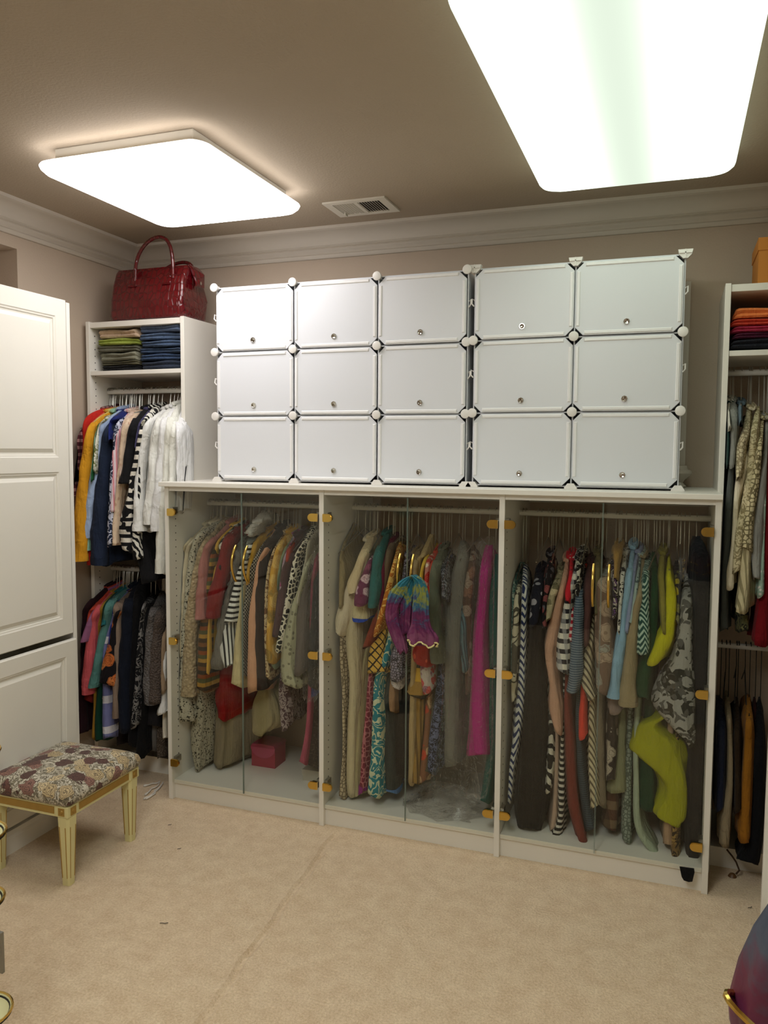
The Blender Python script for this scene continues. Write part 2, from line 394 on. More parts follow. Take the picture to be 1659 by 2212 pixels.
panel_door(2.12, DY1, .115, .790, [(2.19, DY1-.062, .185, .725)], tilt=.022)
panel_door(1.48, 2.115, .812, 2.218, [(1.55, 2.045, .885, 1.505), (1.55, 2.045, 1.565, 2.145)])
panel_door(1.48, 2.115, .115, .792, [(1.55, 2.045, .185, .725)])

# ------------------------------------------------------------------ corner towers
def holes(parent, X, ys, z0, z1, sgn):
    m = MB(); z = z0
    while z < z1:
        for y in ys: m.box(X, X+sgn*.0008, y-.0025, y+.0025, z-.0025, z+.0025)
        z += .032
    o = m.build('shelf_pin_holes', m_dark, parent); o['kind'] = 'stuff'
def rod(parent, x0, x1, y, z):
    m = MB(); m.rings([[(x, y + .008*math.cos(a*math.pi/8), z + .0115*math.sin(a*math.pi/8)) for a in range(16)] for x in (x0, x1)]); m.build('closet_rod', m_rod, parent, True)
TZ = 2.213
def tower(name, label, x0, x1, shelves, rods):
    t = thing('closet_tower', label, 'closet', ((x0+x1)/2, 3.4, 0))
    for (a, b) in ((x0, x0+.02), (x1-.02, x1)): B('side_panel', m_white, t, a, b, YT, YB-.001, 0, TZ, bev=.0015)
    B('top_panel', m_white, t, x0+.02, x1-.02, YT+.006, YB-.001, TZ-.03, TZ-.004, bev=.0015)
    for z in shelves: B('shelf', m_white, t, x0+.021, x1-.021, YT+.004, YB-.001, z-.02, z, bev=.0015)
    B('toe_kick', m_white, t, x0+.02, x1-.02, 3.262, 3.278, 0, .062); B('bottom_shelf', m_white, t, x0+.02, x1-.02, 3.262, YB-.001, .062, .078)
    for (y, z) in rods: rod(t, x0+.02, x1-.02, y, z)
    holes(t, x0+.02, (YT+.04,), .9, 2.15, 1); return t
ROD = {'A': (3.33, 1.885), 'B': (3.33, 1.00), 'C': (3.35, 1.345), 'E': (3.35, 1.345), 'G': (3.35, 1.345), 'H': (3.36, 1.905), 'I': (3.36, .85)}
tower('closet_tower', 'white corner closet tower under the red bag with two hanging rods', -2.69, -2.136, (1.976,), (ROD['A'], ROD['B']))
tower('closet_tower', 'white corner closet tower under the orange box', .158, .72, (1.972,), (ROD['H'], ROD['I']))
t = thing('closet_tower', 'white closet end panel unit beside the vase', 'closet', (.53, 2.4, 0))
B('side_panel', m_white, t, .322, XR-.001, 2.838, 2.858, 0, 2.21, bev=.0015); B('side_panel', m_white, t, .322, XR-.001, 1.9, 1.92, 0, 2.21)
B('top_panel', m_white, t, .33, XR-.001, 1.92, 2.838, 2.18, 2.2); B('bottom_shelf', m_white, t, .34, XR-.001, 1.92, 2.838, .09, .11); B('back_panel', m_white, t, XR-.008, XR-.001, 1.92, 2.838, .11, 2.18)

# ------------------------------------------------------------------ glass-door cabinets
UN = ['left glass cabinet', 'middle glass cabinet', 'right glass cabinet']
HZ = (.178, .741, 1.323)
wt = MB().box(PX[0]-.027, PX[3]+.012, 3.008, YB-.001, WT0, WT1, bev=.002).build('worktop', m_white, None, origin=(-.98, 3.3, WT0)); tag(wt, 'long white worktop over the three glass cabinets', 'worktop')
UL = ['white glass-door wardrobe holding the black and white striped sleeve', 'white glass-door wardrobe with the tie-dye scarf on its handle', 'white glass-door wardrobe holding the chartreuse dress']
for u in range(3):
    a, b = PX[u]+.011, PX[u+1]-.011; mid = (a+b)/2 + (.005, .0, -.008)[u]
    t = thing('glass_wardrobe', UL[u], 'wardrobe', ((a+b)/2, 3.3, 0))
    if u == 0: B('side_panel', m_white, t, PX[0]-.011, PX[0]+.011, YF, YB-.001, 0, WT0-.0005, bev=.0015)
    B('side_panel', m_white, t, PX[u+1]-.011, PX[u+1]+.011, YF, YB-.001, 0, WT0-.0005, bev=.0015)
    B('bottom_shelf', m_white, t, a, b, YF+.012, YB-.001, .072, .09, bev=.0015)
    B('toe_kick', m_white, t, a, b, YF+.02, YF+.038, 0, .072)
    B('top_rail', m_white, t, a, b, YF+.004, YF+.022, WT0-.02, WT0-.0005); B('top_rail', m_white, t, a, b, YB-.03, YB-.001, WT0-.06, WT0-.0005)
    rod(t, a, b, *ROD['C']); holes(t, a, (YF+.05,), .2, 1.35, 1)
    for s in (0, 1):
        x0, x1 = (a+.002, mid-.0015) if s == 0 else (mid+.0015, b-.002)
        g = MB().box(x0, x1, YF+.0045-.012, YF-.0015, .086, WT0-.022).build('glass_door', m_glass, t)
        ex = x1 if s == 0 else x0
        B('glass_edge', m_edge, g, ex-.0006, ex+.0006, YF-.0078, YF-.0012, .086, WT0-.022)
        for z in HZ:
            hx = x0 if s == 0 else x1; sg = 1 if s == 0 else -1
            pts = [(hx, z-.0165), (hx+sg*.026, z-.0165)] + [(hx+sg*(.026+.0165*math.sin(q*math.pi/8)), z-.0165*math.cos(q*math.pi/8)) for q in range(1, 8)] + [(hx+sg*.026, z+.0165), (hx, z+.0165)]
            h = MB(); h.prism([(x, YF-.0165, zz) for x, zz in pts], (0, .009, 0)); h.prism([(x*.94+hx*.06, YF-.0185, z+(zz-z)*.86) for x, zz in pts], (0, .002, 0))
            h.build('hinge', m_gold, g)
            h = MB(); h.box(min(hx, hx+sg*.03), max(hx, hx+sg*.03), YF-.001, YF+.011, z-.012, z+.012); h.box(min(hx-sg*.002, hx+sg*.012), max(hx-sg*.002, hx+sg*.012), YF+.01, YF+.05, z-.008, z+.02); h.build('hinge_arm', m_steel, g)
        hx = mid - .028 if s == 0 else mid + .028
        h = MB(); h.tube([(hx, YF-.008-.036*math.sin(math.pi*q/14)**.8, 1.188-.155*q/14) for q in range(15)], [.0055]*15, 10); h.build('handle', m_gold, g, True)

# ------------------------------------------------------------------ cube organizers
CYF = 3.18; CDEP = .36
def organizer(label, xs, zs, caps_top):
    t = thing('cube_organizer', label, 'cube organizer', ((xs[0]+xs[-1])/2, CYF+CDEP/2, WT1))
    nx, nz = len(xs)-1, len(zs)-1
    for i, x in enumerate(xs): 
        for j in range(nz): B('side_panel' if i in (0, nx) else 'divider', m_cube, t, x-.0025, x+.0025, CYF+.014, CYF+CDEP, zs[j]+.004, zs[j+1]-.004)
    for j, z in enumerate(zs):
        for i in range(nx): B('shelf_panel', m_cube, t, xs[i]+.004, xs[i+1]-.004, CYF+.014, CYF+CDEP, z-.0025, z+.0025)
    for i in range(nx):
        for j in range(nz): B('back_panel', m_cube, t, xs[i]+.004, xs[i+1]-.004, CYF+CDEP, CYF+CDEP+.004, zs[j]+.004, zs[j+1]-.004)
    for i in range(nx):
        for j in range(nz):
            x0, x1, z0, z1 = xs[i]+.003, xs[i+1]-.003, zs[j]+.003, zs[j+1]-.0035
            tw = random.uniform(-.004, .004); ti = random.uniform(.0, .004)
            def octa(ins, y, c=.030):
                a, b, cc, d = x0+ins, x1-ins, z0+ins, z1-ins; c = max(.004, c-ins*.6)
                P = [(a+c, cc), (b-c, cc), (b, cc+c), (b, d-c), (b-c, d), (a+c, d), (a, d-c), (a, cc+c)]
                return [(x, y - ti*(z1-z)/(z1-z0), z + tw*(x-(x0+x1)/2)) for x, z in P]
            p = MB(); p.rings([octa(.001, CYF+.010), octa(0, CYF+.004), octa(.0015, CYF+.0025)], True, True); d = p.build('door', m_cube, t)
            tl = lambda x, y, z: (x, y - ti*(z1-z)/(z1-z0), z + tw*(x-(x0+x1)/2))
            e = .034
            for (ax, bx, az, bz) in ((x0+e, x1-e, z1-.0175, z1-.003), (x0+e, x1-e, z0+.003, z0+.0175), (x0+.003, x0+.0175, z0+e, z1-e), (x1-.0175, x1-.003, z0+e, z1-e)):
                q = MB(); hor = (bx-ax) > (bz-az); k = .0035
                o_ = [(ax, az), (bx, az), (bx, bz), (ax, bz)]; i_ = [(ax+k, az+k), (bx-k, az+k), (bx-k, bz-k), (ax+k, bz-k)]
                q.rings([[tl(x, CYF+.003, z) for x, z in o_], [tl(x, CYF-.0015, z) for x, z in i_]]); q.build('rim', m_rim, d)
            kx = x0 + (x1-x0)*.49 + (0 if i else .0); kz = z0+.045
            k = MB(); k.lathe([(.0125, -.001), (.0125, .004), (.0115, .0065), (.0095, .0065), (.0085, .004), (.004, .0032), (.001, .003)], (kx, CYF+.004-ti, kz), 8, 'y'); k.build('knob', m_chrome, d)
    for i, x in enumerate(xs):
        for j, z in enumerate(zs):
            if j == 0:      # feet: half connectors standing on the worktop
                k = MB(); k.prism([(x-.024, CYF-.002, WT1+.0003), (x+.024, CYF-.002, WT1+.0003), (x+.024, CYF-.002, z-.004), (x+.012, CYF-.002, z+.012), (x-.012, CYF-.002, z+.012), (x-.024, CYF-.002, z-.004)], (0, .03, 0)); k.build('foot', m_cap, t)
                k = MB(); k.prism([(x-.024, CYF+CDEP-.03, WT1+.0003), (x+.024, CYF+CDEP-.03, WT1+.0003), (x+.012, CYF+CDEP-.03, z+.012), (x-.012, CYF+CDEP-.03, z+.012)], (0, .03, 0)); k.build('foot', m_cap, t)
            elif j == nz and not caps_top:
                k = MB(); k.prism([(x-.026, CYF-.002, z+.016), (x+.026, CYF-.002, z+.016), (x+.022, CYF-.002, z-.002), (x+.008, CYF-.002, z-.016), (x-.008, CYF-.002, z-.016), (x-.022, CYF-.002, z-.002)], (0, .026, 0)); k.box(x-.002, x+.002, CYF-.006, CYF, z-.016, z+.016); k.box(x-.022, x+.022, CYF-.006, CYF, z+.002, z+.006); k.build('connector', m_cap, t)
            else:
                k = MB(); k.lathe([(.012, -.03), (.012, .0), (.0188, .001), (.0192, .004), (.018, .0075), (.014, .009), (.004, .0095)], (x, CYF-.006, z), 20, 'y'); k.build('connector', m_cap, t, True)
    for z in zs[1:]:
        for x in (xs[0], xs[-1]):
            sg = -1 if x == xs[0] else 1
            MB().tube([(x+sg*.003, CYF+.02, z-.12), (x+sg*.012, CYF+.015, z-.115), (x+sg*.012, CYF+.01, z-.135), (x+sg*.003, CYF+.012, z-.145)], .003, 6).build('hinge_pin', m_cap, t)
    return t
c1 = [onY(px, 760, CYF).x for px in (466, 634, 815, 1008)]
c2 = [onY(px, 760, CYF).x for px in (1023, 1239, 1474)]
zt = onY(815, 597, CYF).z; z2 = onY(815, 747, CYF).z; z1 = onY(815, 896, CYF).z; z0 = WT1+.009
zs = [z0, z1, z2, zt]
organizer('white plastic cube organizer three doors wide with round corner caps', c1, zs, True)
zs2 = [z0, onY(1239, 890, CYF).z, onY(1239, 727, CYF).z, onY(1243, 565, CYF).z]
organizer('white plastic cube organizer two doors wide beside the wider one', c2, zs2, False)

# moulded white bracket post behind the cubes
p = onY(1478, 1045, 3.5)
t = thing('moulded_post', 'white moulded post standing behind the narrow cube organizer', 'post', (.03, 3.575, WT1))
B('shaft', m_crown, t, -.02, .046, 3.56, 3.585, WT1+.09, 2.30, bev=.002)
m = MB(); m.lathe([(.03, 0), (.036, .004), (.03, .012), (.022, .02), (.03, .032), (.036, .036), (.05, .05), (.056, .058), (.054, .068), (.04, .074), (.036, .09)], (.018, 3.572-.02, WT1+.0003), 20); m.v = [(x, min(y, 3.606), z) for x, y, z in m.v]; m.build('turned_base', m_crown, t, True)

# ------------------------------------------------------------------ stool
st = thing('stool', 'cream and gold footstool with a floral tapestry seat', 'stool', (-2.215, 2.465, 0))
m_cream = plain('cream_paint', 'd8cf97', .45, nz=.05); m_gilt = plain('worn_gilding', 'a8843c', .45, .35, nz=.2, nscale=30)
sx0, sx1, sy0, sy1 = -2.405, -2.025, 2.258, 2.668
for (x, sx) in ((sx0, 1), (sx1, -1)):
    for (y, sy) in ((sy0, 1), (sy1, -1)):
        rr = []
        for (z, hw) in ((0, .017), (.004, .0175), (.02, .018), (.24, .0265), (.262, .027)):
            cx, cy = x+sx*.027, y+sy*.027; k = hw*.35
            rr.append([(cx+a, cy+b, z) for a, b in ((hw, hw-k), (hw-k, hw), (-hw+k, hw), (-hw, hw-k), (-hw, -hw+k), (-hw+k, -hw), (hw-k, -hw), (hw, -hw+k))])
        lg = MB().rings(rr).build('leg', m_cream, st)
        g = MB(); cx, cy = x+sx*.027, y+sy*.027
        for s2 in (-1, 1):
            for e in (-1, 1):
                g.tube([(cx+e*.0135, cy+s2*.0262, .225), (cx+e*.0105, cy+s2*.0186, .03)], .0016, 5); g.tube([(cx+s2*.0262, cy+e*.0135, .225), (cx+s2*.0186, cy+e*.0105, .03)], .0016, 5)
        g.build('gilt_line', m_gilt, lg)
        B('corner_block', m_cream, st, cx-.029, cx+.029, cy-.029, cy+.029, .262, .305, bev=.004)
        for (dx, dy) in ((0, -1), (0, 1), (1, 0), (-1, 0)):
            r = MB()
            if dx: r.box(cx+dx*.029-.0005, cx+dx*.029+.0012*dx+.0005, cy-.014, cy+.014, .269, .298); r.lathe([(.009, 0), (.006, .003), (.002, .004)], (cx+dx*.0295, cy, .2835), 10, 'x') if dx > 0 else None
            else: r.box(cx-.014, cx+.014, cy+dy*.029-.0008, cy+dy*.029+.0008, .269, .298); r.lathe([(.009, 0), (.006, .003), (.002, .004)], (cx, cy+dy*.0295, .2835), 10, 'y') if dy < 0 else None
            r.build('rosette', m_gilt, st)
for (y, d) in ((sy0+.012, -1), (sy1-.012, 1)):
    B('apron', m_cream, st, sx0+.05, sx1-.05, y-.010, y+.010, .262, .305); B('gilt_panel', m_gilt, st, sx0+.062, sx1-.062, y+d*.010-.002, y+d*.0105+.001, .272, .298)
for (x, d) in ((sx0+.012, -1), (sx1-.012, 1)):
    B('apron', m_cream, st, x-.010, x+.010, sy0+.05, sy1-.05, .262, .305); B('gilt_panel', m_gilt, st, x+d*.0105-.0015, x+d*.0105+.0015, sy0+.062, sy1-.062, .272, .298)
t = NT('floral_tapestry'); co = t.co()
nz = t.n('ShaderNodeTexNoise'); t.l(co, nz.inputs['Vector']); nz.inputs['Scale'].default_value = 22; nz.inputs['Detail'].default_value = 3
vm = t.n('ShaderNodeVectorMath', operation='MULTIPLY_ADD'); t.l(nz.outputs[1], vm.inputs[0]); vm.inputs[1].default_value = (.06,)*3; t.l(co, vm.inputs[2])
v1 = t.voro(vm.outputs[0], 16); sp = t.n('ShaderNodeSeparateColor'); t.l(v1.outputs['Color'], sp.inputs[0]); d = v1.outputs['Distance']
pet = t.ramp(sp.outputs[0], [(0, srgb('6e463b')), (.25, srgb('cbb487')), (.5, srgb('9a6f60')), (.66, srgb('dcc79c')), (.86, srgb('5e3e35'))])
ringd = t.math('FRACT', t.math('ADD', t.math('MULTIPLY', d, 9), t.math('MULTIPLY', t.noise(co, 75, 3), 1.6)))
pet = t.mix(t.math('MULTIPLY', t.math('LESS_THAN', ringd, .36), .7), pet, srgb('33211f'))
leaf = t.ramp(t.noise(co, 34, 3, .6, 1.5), [(0, srgb('cfc6b2')), (.40, srgb('665e4a')), (.47, srgb('8f866e')), (.53, srgb('d8d0bc')), (.63, srgb('625843'))])
col = t.mix(t.math('LESS_THAN', d, .5), leaf, pet); col = t.mix(t.math('MULTIPLY', t.noise(co, 300, 2), .35), col, srgb('3b3028'))
t.bsdf(col, .9, 0, t.bump(t.noise(co, 260, 2), .5, .004), Sheen_Weight=.1); m_tap = t.m
rr = []
for (ins, z) in ((.002, .303), (-.010, .315), (-.013, .335), (-.006, .354), (.016, .369), (.055, .380), (.10, .386), (.15, .389)):
    rr.append([(x, y, z) for x, y, _ in rounded(-2.215, 2.463, .19-ins, .205-ins, .02, 0, 4)])
MB().rings(rr).build('seat_cushion', m_tap, st, True)

# ------------------------------------------------------------------ red bag
t = NT('red_crocodile_leather'); co = t.co()
mp = t.n('ShaderNodeMapping'); mp.inputs['Scale'].default_value = (1.5, 1.2, 1); t.l(co, mp.inputs[0])
nz = t.n('ShaderNodeTexNoise'); t.l(co, nz.inputs['Vector']); nz.inputs['Scale'].default_value = 9
vm = t.n('ShaderNodeVectorMath', operation='MULTIPLY_ADD'); t.l(nz.outputs[1], vm.inputs[0]); vm.inputs[1].default_value = (.03,)*3; t.l(mp.outputs[0], vm.inputs[2])
e = t.voro(vm.outputs[0], 27, 'DISTANCE_TO_EDGE', .55).outputs[0]
h = t.math('MINIMUM', t.math('MULTIPLY', e, 6), 1.0)
t.bsdf(t.mix(h, srgb('4a080d'), srgb('5c0a11')), .2, 0, t.bump(h, .35, .006), Coat_Weight=.5, Coat_Roughness=.08); m_red = t.m
bg = thing('handbag', 'red crocodile-pattern leather bag on top of the corner tower', 'bag', (-2.36, 3.33, TZ))
bx0, bx1, by0, by1 = -2.565, -2.155, 3.215, 3.44
rr = []
for (f, z, ix, iy) in ((0, 0.0005, .012, .012), (.02, .004, .003, .003), (.1, .02, 0, 0), (.4, .10, .002, .006), (.7, .17, .002, .022), (.92, .23, .002, .045), (.98, .246, .006, .055), (1, .25, .02, .07)):
    pts = rounded((bx0+bx1)/2, (by0+by1)/2, (bx1-bx0)/2-ix, (by1-by0)/2-iy, .022, TZ+z, 5)
    if f < .5: pts = [(x + (.012*math.sin(y*60+z*40) if x > bx1-.05 else 0), y, zz) for x, y, zz in pts]
    rr.append(pts)
MB().rings(rr).build('body', m_red, bg, True)
for dy, s in ((by0+.03, 1), (by1-.03, -1)):
    hd = MB(); pth = []; tops = .375 if s == 1 else .30
    for k in range(21):
        a = math.pi*k/20; pth.append((-2.325 - .105*math.cos(a)*(1+.1*math.sin(a)) + .035*math.sin(a)**2, dy - .012*math.sin(a)*s, TZ+.185+(tops-.185)*math.sin(a)**.85))
    hd.tube(pth, .0085, 10); h_ = hd.build('handle', m_red, bg, True)
    for x in (-2.44, -2.25): MB().prism([(x-.024, dy-.012*s-.006*s, TZ+.155), (x+.024, dy-.012*s-.006*s, TZ+.155), (x+.02, dy-.001*s, TZ+.19), (x+.008, dy+.004*s, TZ+.215), (x-.008, dy+.004*s, TZ+.215), (x-.02, dy-.001*s, TZ+.19)], (0, .005*s, 0)).build('handle_tab', m_red, h_)
MB().prism([(bx1-.012, 3.285, TZ+.249), (bx1-.012, 3.37, TZ+.249), (bx1+.02, 3.37, TZ+.215), (bx1+.024, 3.36, TZ+.15), (bx1+.024, 3.295, TZ+.15), (bx1+.02, 3.285, TZ+.215)], (.005, 0, .003)).build('side_flap', m_red, bg)
MB().lathe([(.008, 0), (.008, .004), (.003, .006)], (bx1+.028, 3.327, TZ+.17), 10, 'x').build('snap', m_chrome, bg)
rr = [[(x, y, TZ+z) for x, y, _ in rounded((bx0+bx1)/2, (by0+by1)/2, .19, .012, .006, 0, 2)] for z in (.249, .258)]
MB().rings(rr).build('zip', m_red, bg)

# ------------------------------------------------------------------ folded clothes
def folded(label, name, x0, x1, z0, z1, mat, group, y0=3.235, y1=3.56):
    t_ = random.uniform(0, 9); rr = []; n = 26; z0 += .0005
    for i in range(n+1):
        u = i/n; x = x0 + (x1-x0)*u; e = min(1, (1-abs(2*u-1))*9)**.5; hgt = (z1-z0)*(.55+.45*e); ring = []
        dz = (z1-z0)*.10*math.sin(u*7+t_)*min(1, e)
        yy0 = y0 + .012*math.sin(u*5+t_) + (1-e)*.03
        mid = z0 + hgt*.5
        for (fy, fz) in ((0, 0.12), (.35, .0), (.9, 0), (1, .15), (1, .85), (.9, 1), (.35, 1), (.06, .98), (.0, .88), (-.006, .72), (0.0, .56), (.004, .5), (0, .44), (-.006, .28)):
            y = yy0 + fy*(y1-yy0) if fy > .05 else yy0 + fy*1.0
            zz = z0 + hgt*fz + (dz*fz if fz > .3 else 0)
            ring.append((x + .006*math.sin(zz*60+t_), y, max(z0, zz)))
        rr.append(ring)
    o = MB().rings(rr).build(name, mat, None, True, origin=((x0+x1)/2, (y0+y1)/2, z0)); tag(o, label, 'folded clothes', group); return o
S_ = 1.976
def zz(cy): return onY(300, 250+cy/2.37, 3.235).z
for (lab, c0, c1_, col) in (('folded tan trousers on top of the khaki stack', 1085, 1136, 'b39c84'), ('folded bright green trousers in the khaki stack', 1133, 1170, '8f9c46'), ('folded dark olive trousers under the green pair', 1168, 1206, '5d5c4e'), ('folded sage grey trousers in the khaki stack', 1204, 1255, '71705f'), ('folded army green trousers above the black pair', 1250, 1276, '55523f'), ('folded black trousers at the bottom of the khaki stack', 1273, 1309, '17181a')):
    folded(lab, 'folded_trousers', -2.645, -2.41, max(S_, zz(c1_)), zz(c0), fab('solid', col), 'folded trousers on the shelf under the red bag')
for (lab, c0, c1_, col) in (('folded pale blue jeans on top of the denim stack', 1072, 1116, '5a6880'), ('folded mid blue jeans second in the denim stack', 1113, 1155, '4a5a72'), ('folded blue jeans third in the denim stack', 1152, 1190, '43536b'), ('folded dusty blue jeans fourth in the denim stack', 1188, 1221, '3b4a61'), ('folded dark blue jeans fifth in the denim stack', 1219, 1258, '35455f'), ('folded darkest navy jeans at the bottom of the denim stack', 1255, 1307, '262d3a')):
    folded(lab, 'folded_jeans', -2.405, -2.168, max(S_, zz(c1_)), zz(c0)-.002, fab('solid', col, rough=.9), 'folded jeans on the shelf under the red bag')
def zr(cy): return onY(1600, 500+cy/3.95, 3.235).z
for (lab, c0, c1_, col) in (('folded orange top on the shelf under the orange box', 655, 752, 'd9733c'), ('folded red-orange top under the orange one', 750, 812, 'b8402c'), ('folded raspberry pink top in the stack under the orange box', 808, 872, '9c2a45'), ('folded plum top above the black one', 868, 925, '4b1530'), ('folded black trousers at the bottom of the bright stack', 920, 1012, '181a22')):
    folded(lab, 'folded_shirt', .185, .50, max(1.972, zr(c1_)), zr(c0), fab('solid', col), 'folded tops on the shelf under the orange box', 3.22)
ob = thing('storage_box', 'orange box on top of the corner closet tower', 'box', (.42, 3.4, TZ)); m_or = plain('orange_card', 'c07a2a', .7)
B('body', m_or, ob, .268, .60, 3.25, 3.5, TZ+.0005, TZ+.135); B('lid', m_or, ob, .265, .603, 3.247, 3.503, TZ+.12, TZ+.165)

# ------------------------------------------------------------------ hanging clothes
# every garment: neck point, then its front edge traced downwards, "x,y,half-width" in one crop of the photograph;
# the pixel gives the direction, the depth comes from the rod the garment hangs on
SEC = {'A': (150, 780, 4.609, -2.67, -2.10, 'on the upper rod under the red bag'), 'B': (150, 1220, 4.096, -2.67, -2.10, 'on the lower rod under the red bag'),
       'C': (340, 1030, 4.366, -2.108, -1.384, 'in the stool-side glass cabinet'), 'E': (690, 1050, 4.046, -1.352, -.627, 'in the scarf-handle glass cabinet'),
       'G': (1070, 1060, 3.318, -.595, .139, 'in the vase-side glass cabinet'), 'H': (1500, 500, 3.95, .182, .70, 'on the upper rod under the orange box'),
       'I': (1500, 1500, 3.107, .182, .70, 'on the lower rod under the orange box')}
HANG = {'A': 'thin wire hanger on the upper rod under the red bag', 'B': 'wire hanger on the lower rod under the red bag', 'C': 'thin wire hanger on the rod in the stool-side glass cabinet',
        'E': 'thin wire hanger on the rod in the scarf-handle glass cabinet', 'G': 'thin wire hanger on the rod in the vase-side glass cabinet', 'H': 'thin wire hanger on the upper rod under the orange box', 'I': 'black hanger on the lower rod under the orange box'}
def catmull(P, n=6):
    out = []
    for i in range(len(P)-1):
        p0, p1, p2, p3 = P[max(i-1, 0)], P[i], P[i+1], P[min(i+2, len(P)-1)]
        for k in range(n):
            t = k/n; out.append([.5*(2*b + (c-a)*t + (2*a-5*b+4*c-d)*t*t + (3*b-a-3*c+d)*t**3) for a, b, c, d in zip(p0, p1, p2, p3)])
    out.append(list(P[-1])); return out
def hanger(sec, N, span, holds=None):
    Yr, Zr = ROD[sec]; x, z = N.x, N.z
    zr = Zr + .018
    t = thing('clothes_hanger', holds or 'empty ' + HANG[sec], 'hanger', (x, Yr, z), 'hangers ' + SEC[sec][5])
    m = MB(); pth = []
    for k in range(9):
        a = math.radians(-40 + 220*k/8); pth.append((x, Yr + .016*math.cos(a), Zr + .006 + .014*math.sin(a)))
    pth = list(reversed(pth)); pth = pth[::-1] if pth[0][1] > pth[-1][1] else pth
    pth += [] ; e = pth[-1]
    pth = pth + [(x, Yr+.006, Zr-.03), (x+.001, Yr, z+.012), (x, Yr, z-.004)]
    mat = m_blackwire if sec == 'I' else m_steel
    m.tube(pth, .0017, 6); m.build('hook', mat, t, True)
    m = MB(); dx = Vector(span); 
    m.tube([(x+dx.x, Yr+dx.y, z+dx.z), (x, Yr, z-.004), (x-dx.x*.5, Yr-dx.y*.9, z+dx.z)], .0025, 6); m.build('shoulder_bar', mat, t, True)
    return t
def garm(sec, name, label, mat, pts, sleeve=0, dy=0.0, place=True, cat=None, hang=True):
    ox, oy, s, xa, xb, where = SEC[sec]; Yr, Zr = ROD[sec]
    P = [[float(q) for q in p.split(',')] for p in pts.split()]
    hw = 12
    for p in P:
        if len(p) < 3: p.append(hw)
        hw = p[2]
    P = [[ox+p[0]/s, oy+p[1]/s, p[2]/s] for p in P]
    n = 6 if len(P) < 7 else 4
    y1, y2 = P[1][1], P[-1][1]
    for i, p in enumerate(P):
        if i == 0: Y = Yr
        else:
            f = (p[1]-y1)/max(1, y2-y1); Y = Yr - .19 - .055*f + dy
        if sec in 'CEG': Y = max(Y, 3.068)
        p.append(Y)
    Q = catmull(P, n)
    N = onY(P[0][0], P[0][1], Yr); N.x = min(max(N.x, xa+.01), xb-.01); N.z = min(N.z, Zr-.035)
    Fs = []
    for (px, py, h, Y) in Q:
        Y = min(max(Y, 3.06), Yr-.004); f = onY(px, py, Y); g = onY(px+h, py, Y); Fs.append((f, max(.004, abs(g.x-f.x)), Y))
    root = thing(name, (label + ' ' + where) if place else label, cat or name.replace('_', ' '), N, 'clothes ' + where)
    ph = random.uniform(0, 6.28); wide = max(h for _, h, _ in Fs); nv = 30 if wide < .05 else 44
    rings = []; srings = []; L_ = len(Fs); znk = N.z
    for i, (f, h, Y) in enumerate(Fs):
        v = i/(L_-1); z = f.z
        dF = Vector((f.x-N.x, Y-Yr)); 
        if dF.length < .03: dF = Vector((0, -.03))
        setb = .03 if (sleeve and i > n) else 0
        Fp = Vector((f.x, Y+setb)); Bp = Vector((N.x - dF.x*.35, Yr - dF.y*.85))
        ctr = (Fp+Bp)/2; ax = (Fp-Bp); Ln = ax.length/2; ax.normalize(); pr = Vector((-ax.y, ax.x))
        hb = min(h, .016); ring = []; A = (.012 if h > .012 else .006)*min(1, v*2.2)
        if i == L_-1: h *= .97
        for k in range(nv):
            th = 2*math.pi*k/nv; c, sn = math.cos(th), math.sin(th)
            al = math.copysign(abs(c)**.6, c); sd = math.copysign(abs(sn)**.45, sn)
            hh = hb + (h-hb)*min(1, (al+1)/1.5)**1.3
            rip = 1 + min(1, v*2)*(.10*math.sin(9*th+ph+z*5) + .08*math.sin(15*th+2*ph-z*3))
            fold = A*math.sin(al*7+ph+z*6)*(1-((al+1)/2)**4)
            p = ctr + ax*(al*Ln*(1 if al < 0 else 1 + .012*math.sin(z*23+ph))) + pr*(hh*sd*rip + fold)
            if 'fabric_fur' in mat.name: p = p + Vector((random.uniform(-.007, .007), random.uniform(-.009, .009)))
            zz_ = z + (.012*math.sin(3*th+ph) if i == L_-1 else 0)
            ring.append((min(max(p.x, xa), xb), min(max(p.y, 3.046 if sec in 'CEG' else 2.98), YB-.012), zz_))
        rings.append(ring)
        if sleeve and i >= n-1:
            sr = []
            for k in range(16):
                th = 2*math.pi*k/16; rip = 1 + .07*math.sin(3*th+ph+z*30) + .05*math.sin(z*55+ph)
                sr.append((min(max(f.x + h*rip*math.cos(th), xa), xb), max(Y+.006 + min(.034, h+.016)*rip*math.sin(th), 3.042 if sec in 'CEG' else 2.98), z))
            srings.append(sr)
    body = MB().rings(rings).build('body', mat, root, 'all')
    if sleeve:
        MB().rings(srings).build('sleeve', mat, root, 'all')
        if sleeve == 2 and len(srings) > 4:
            c0 = srings[-3]; cr = [[(x + (x-sum(q[0] for q in r)/16)*.06, y + (y-sum(q[1] for q in r)/16)*.06, z) for (x, y, z) in r] for r in (srings[-3], srings[-2], srings[-1])]
            MB().rings(cr).build('cuff', mat, root, True)
    if name in ('shirt', 'jacket', 'cardigan', 'blouse', 'coat'):
        m = MB(); m.tube([(N.x + .035*math.cos(a)*.35, Yr - .06*math.sin(a), N.z - .004 - .012*math.sin(a)) for a in [math.pi*2*k/10 for k in range(11)]], .009, 7); m.build('collar', mat, root, True)
    hold = ('black hanger' if sec == 'I' else 'thin wire hanger') + ' holding the ' + label
    if len((hold + ' ' + where).split()) <= 16: hold += ' ' + where
    if hang:
        f1 = Fs[n][0]; hanger(sec, N, ((f1.x-N.x)*.8, (Fs[n][2]-Yr)*.85, min(-.02, f1.z-N.z+.01)), hold)
    return root

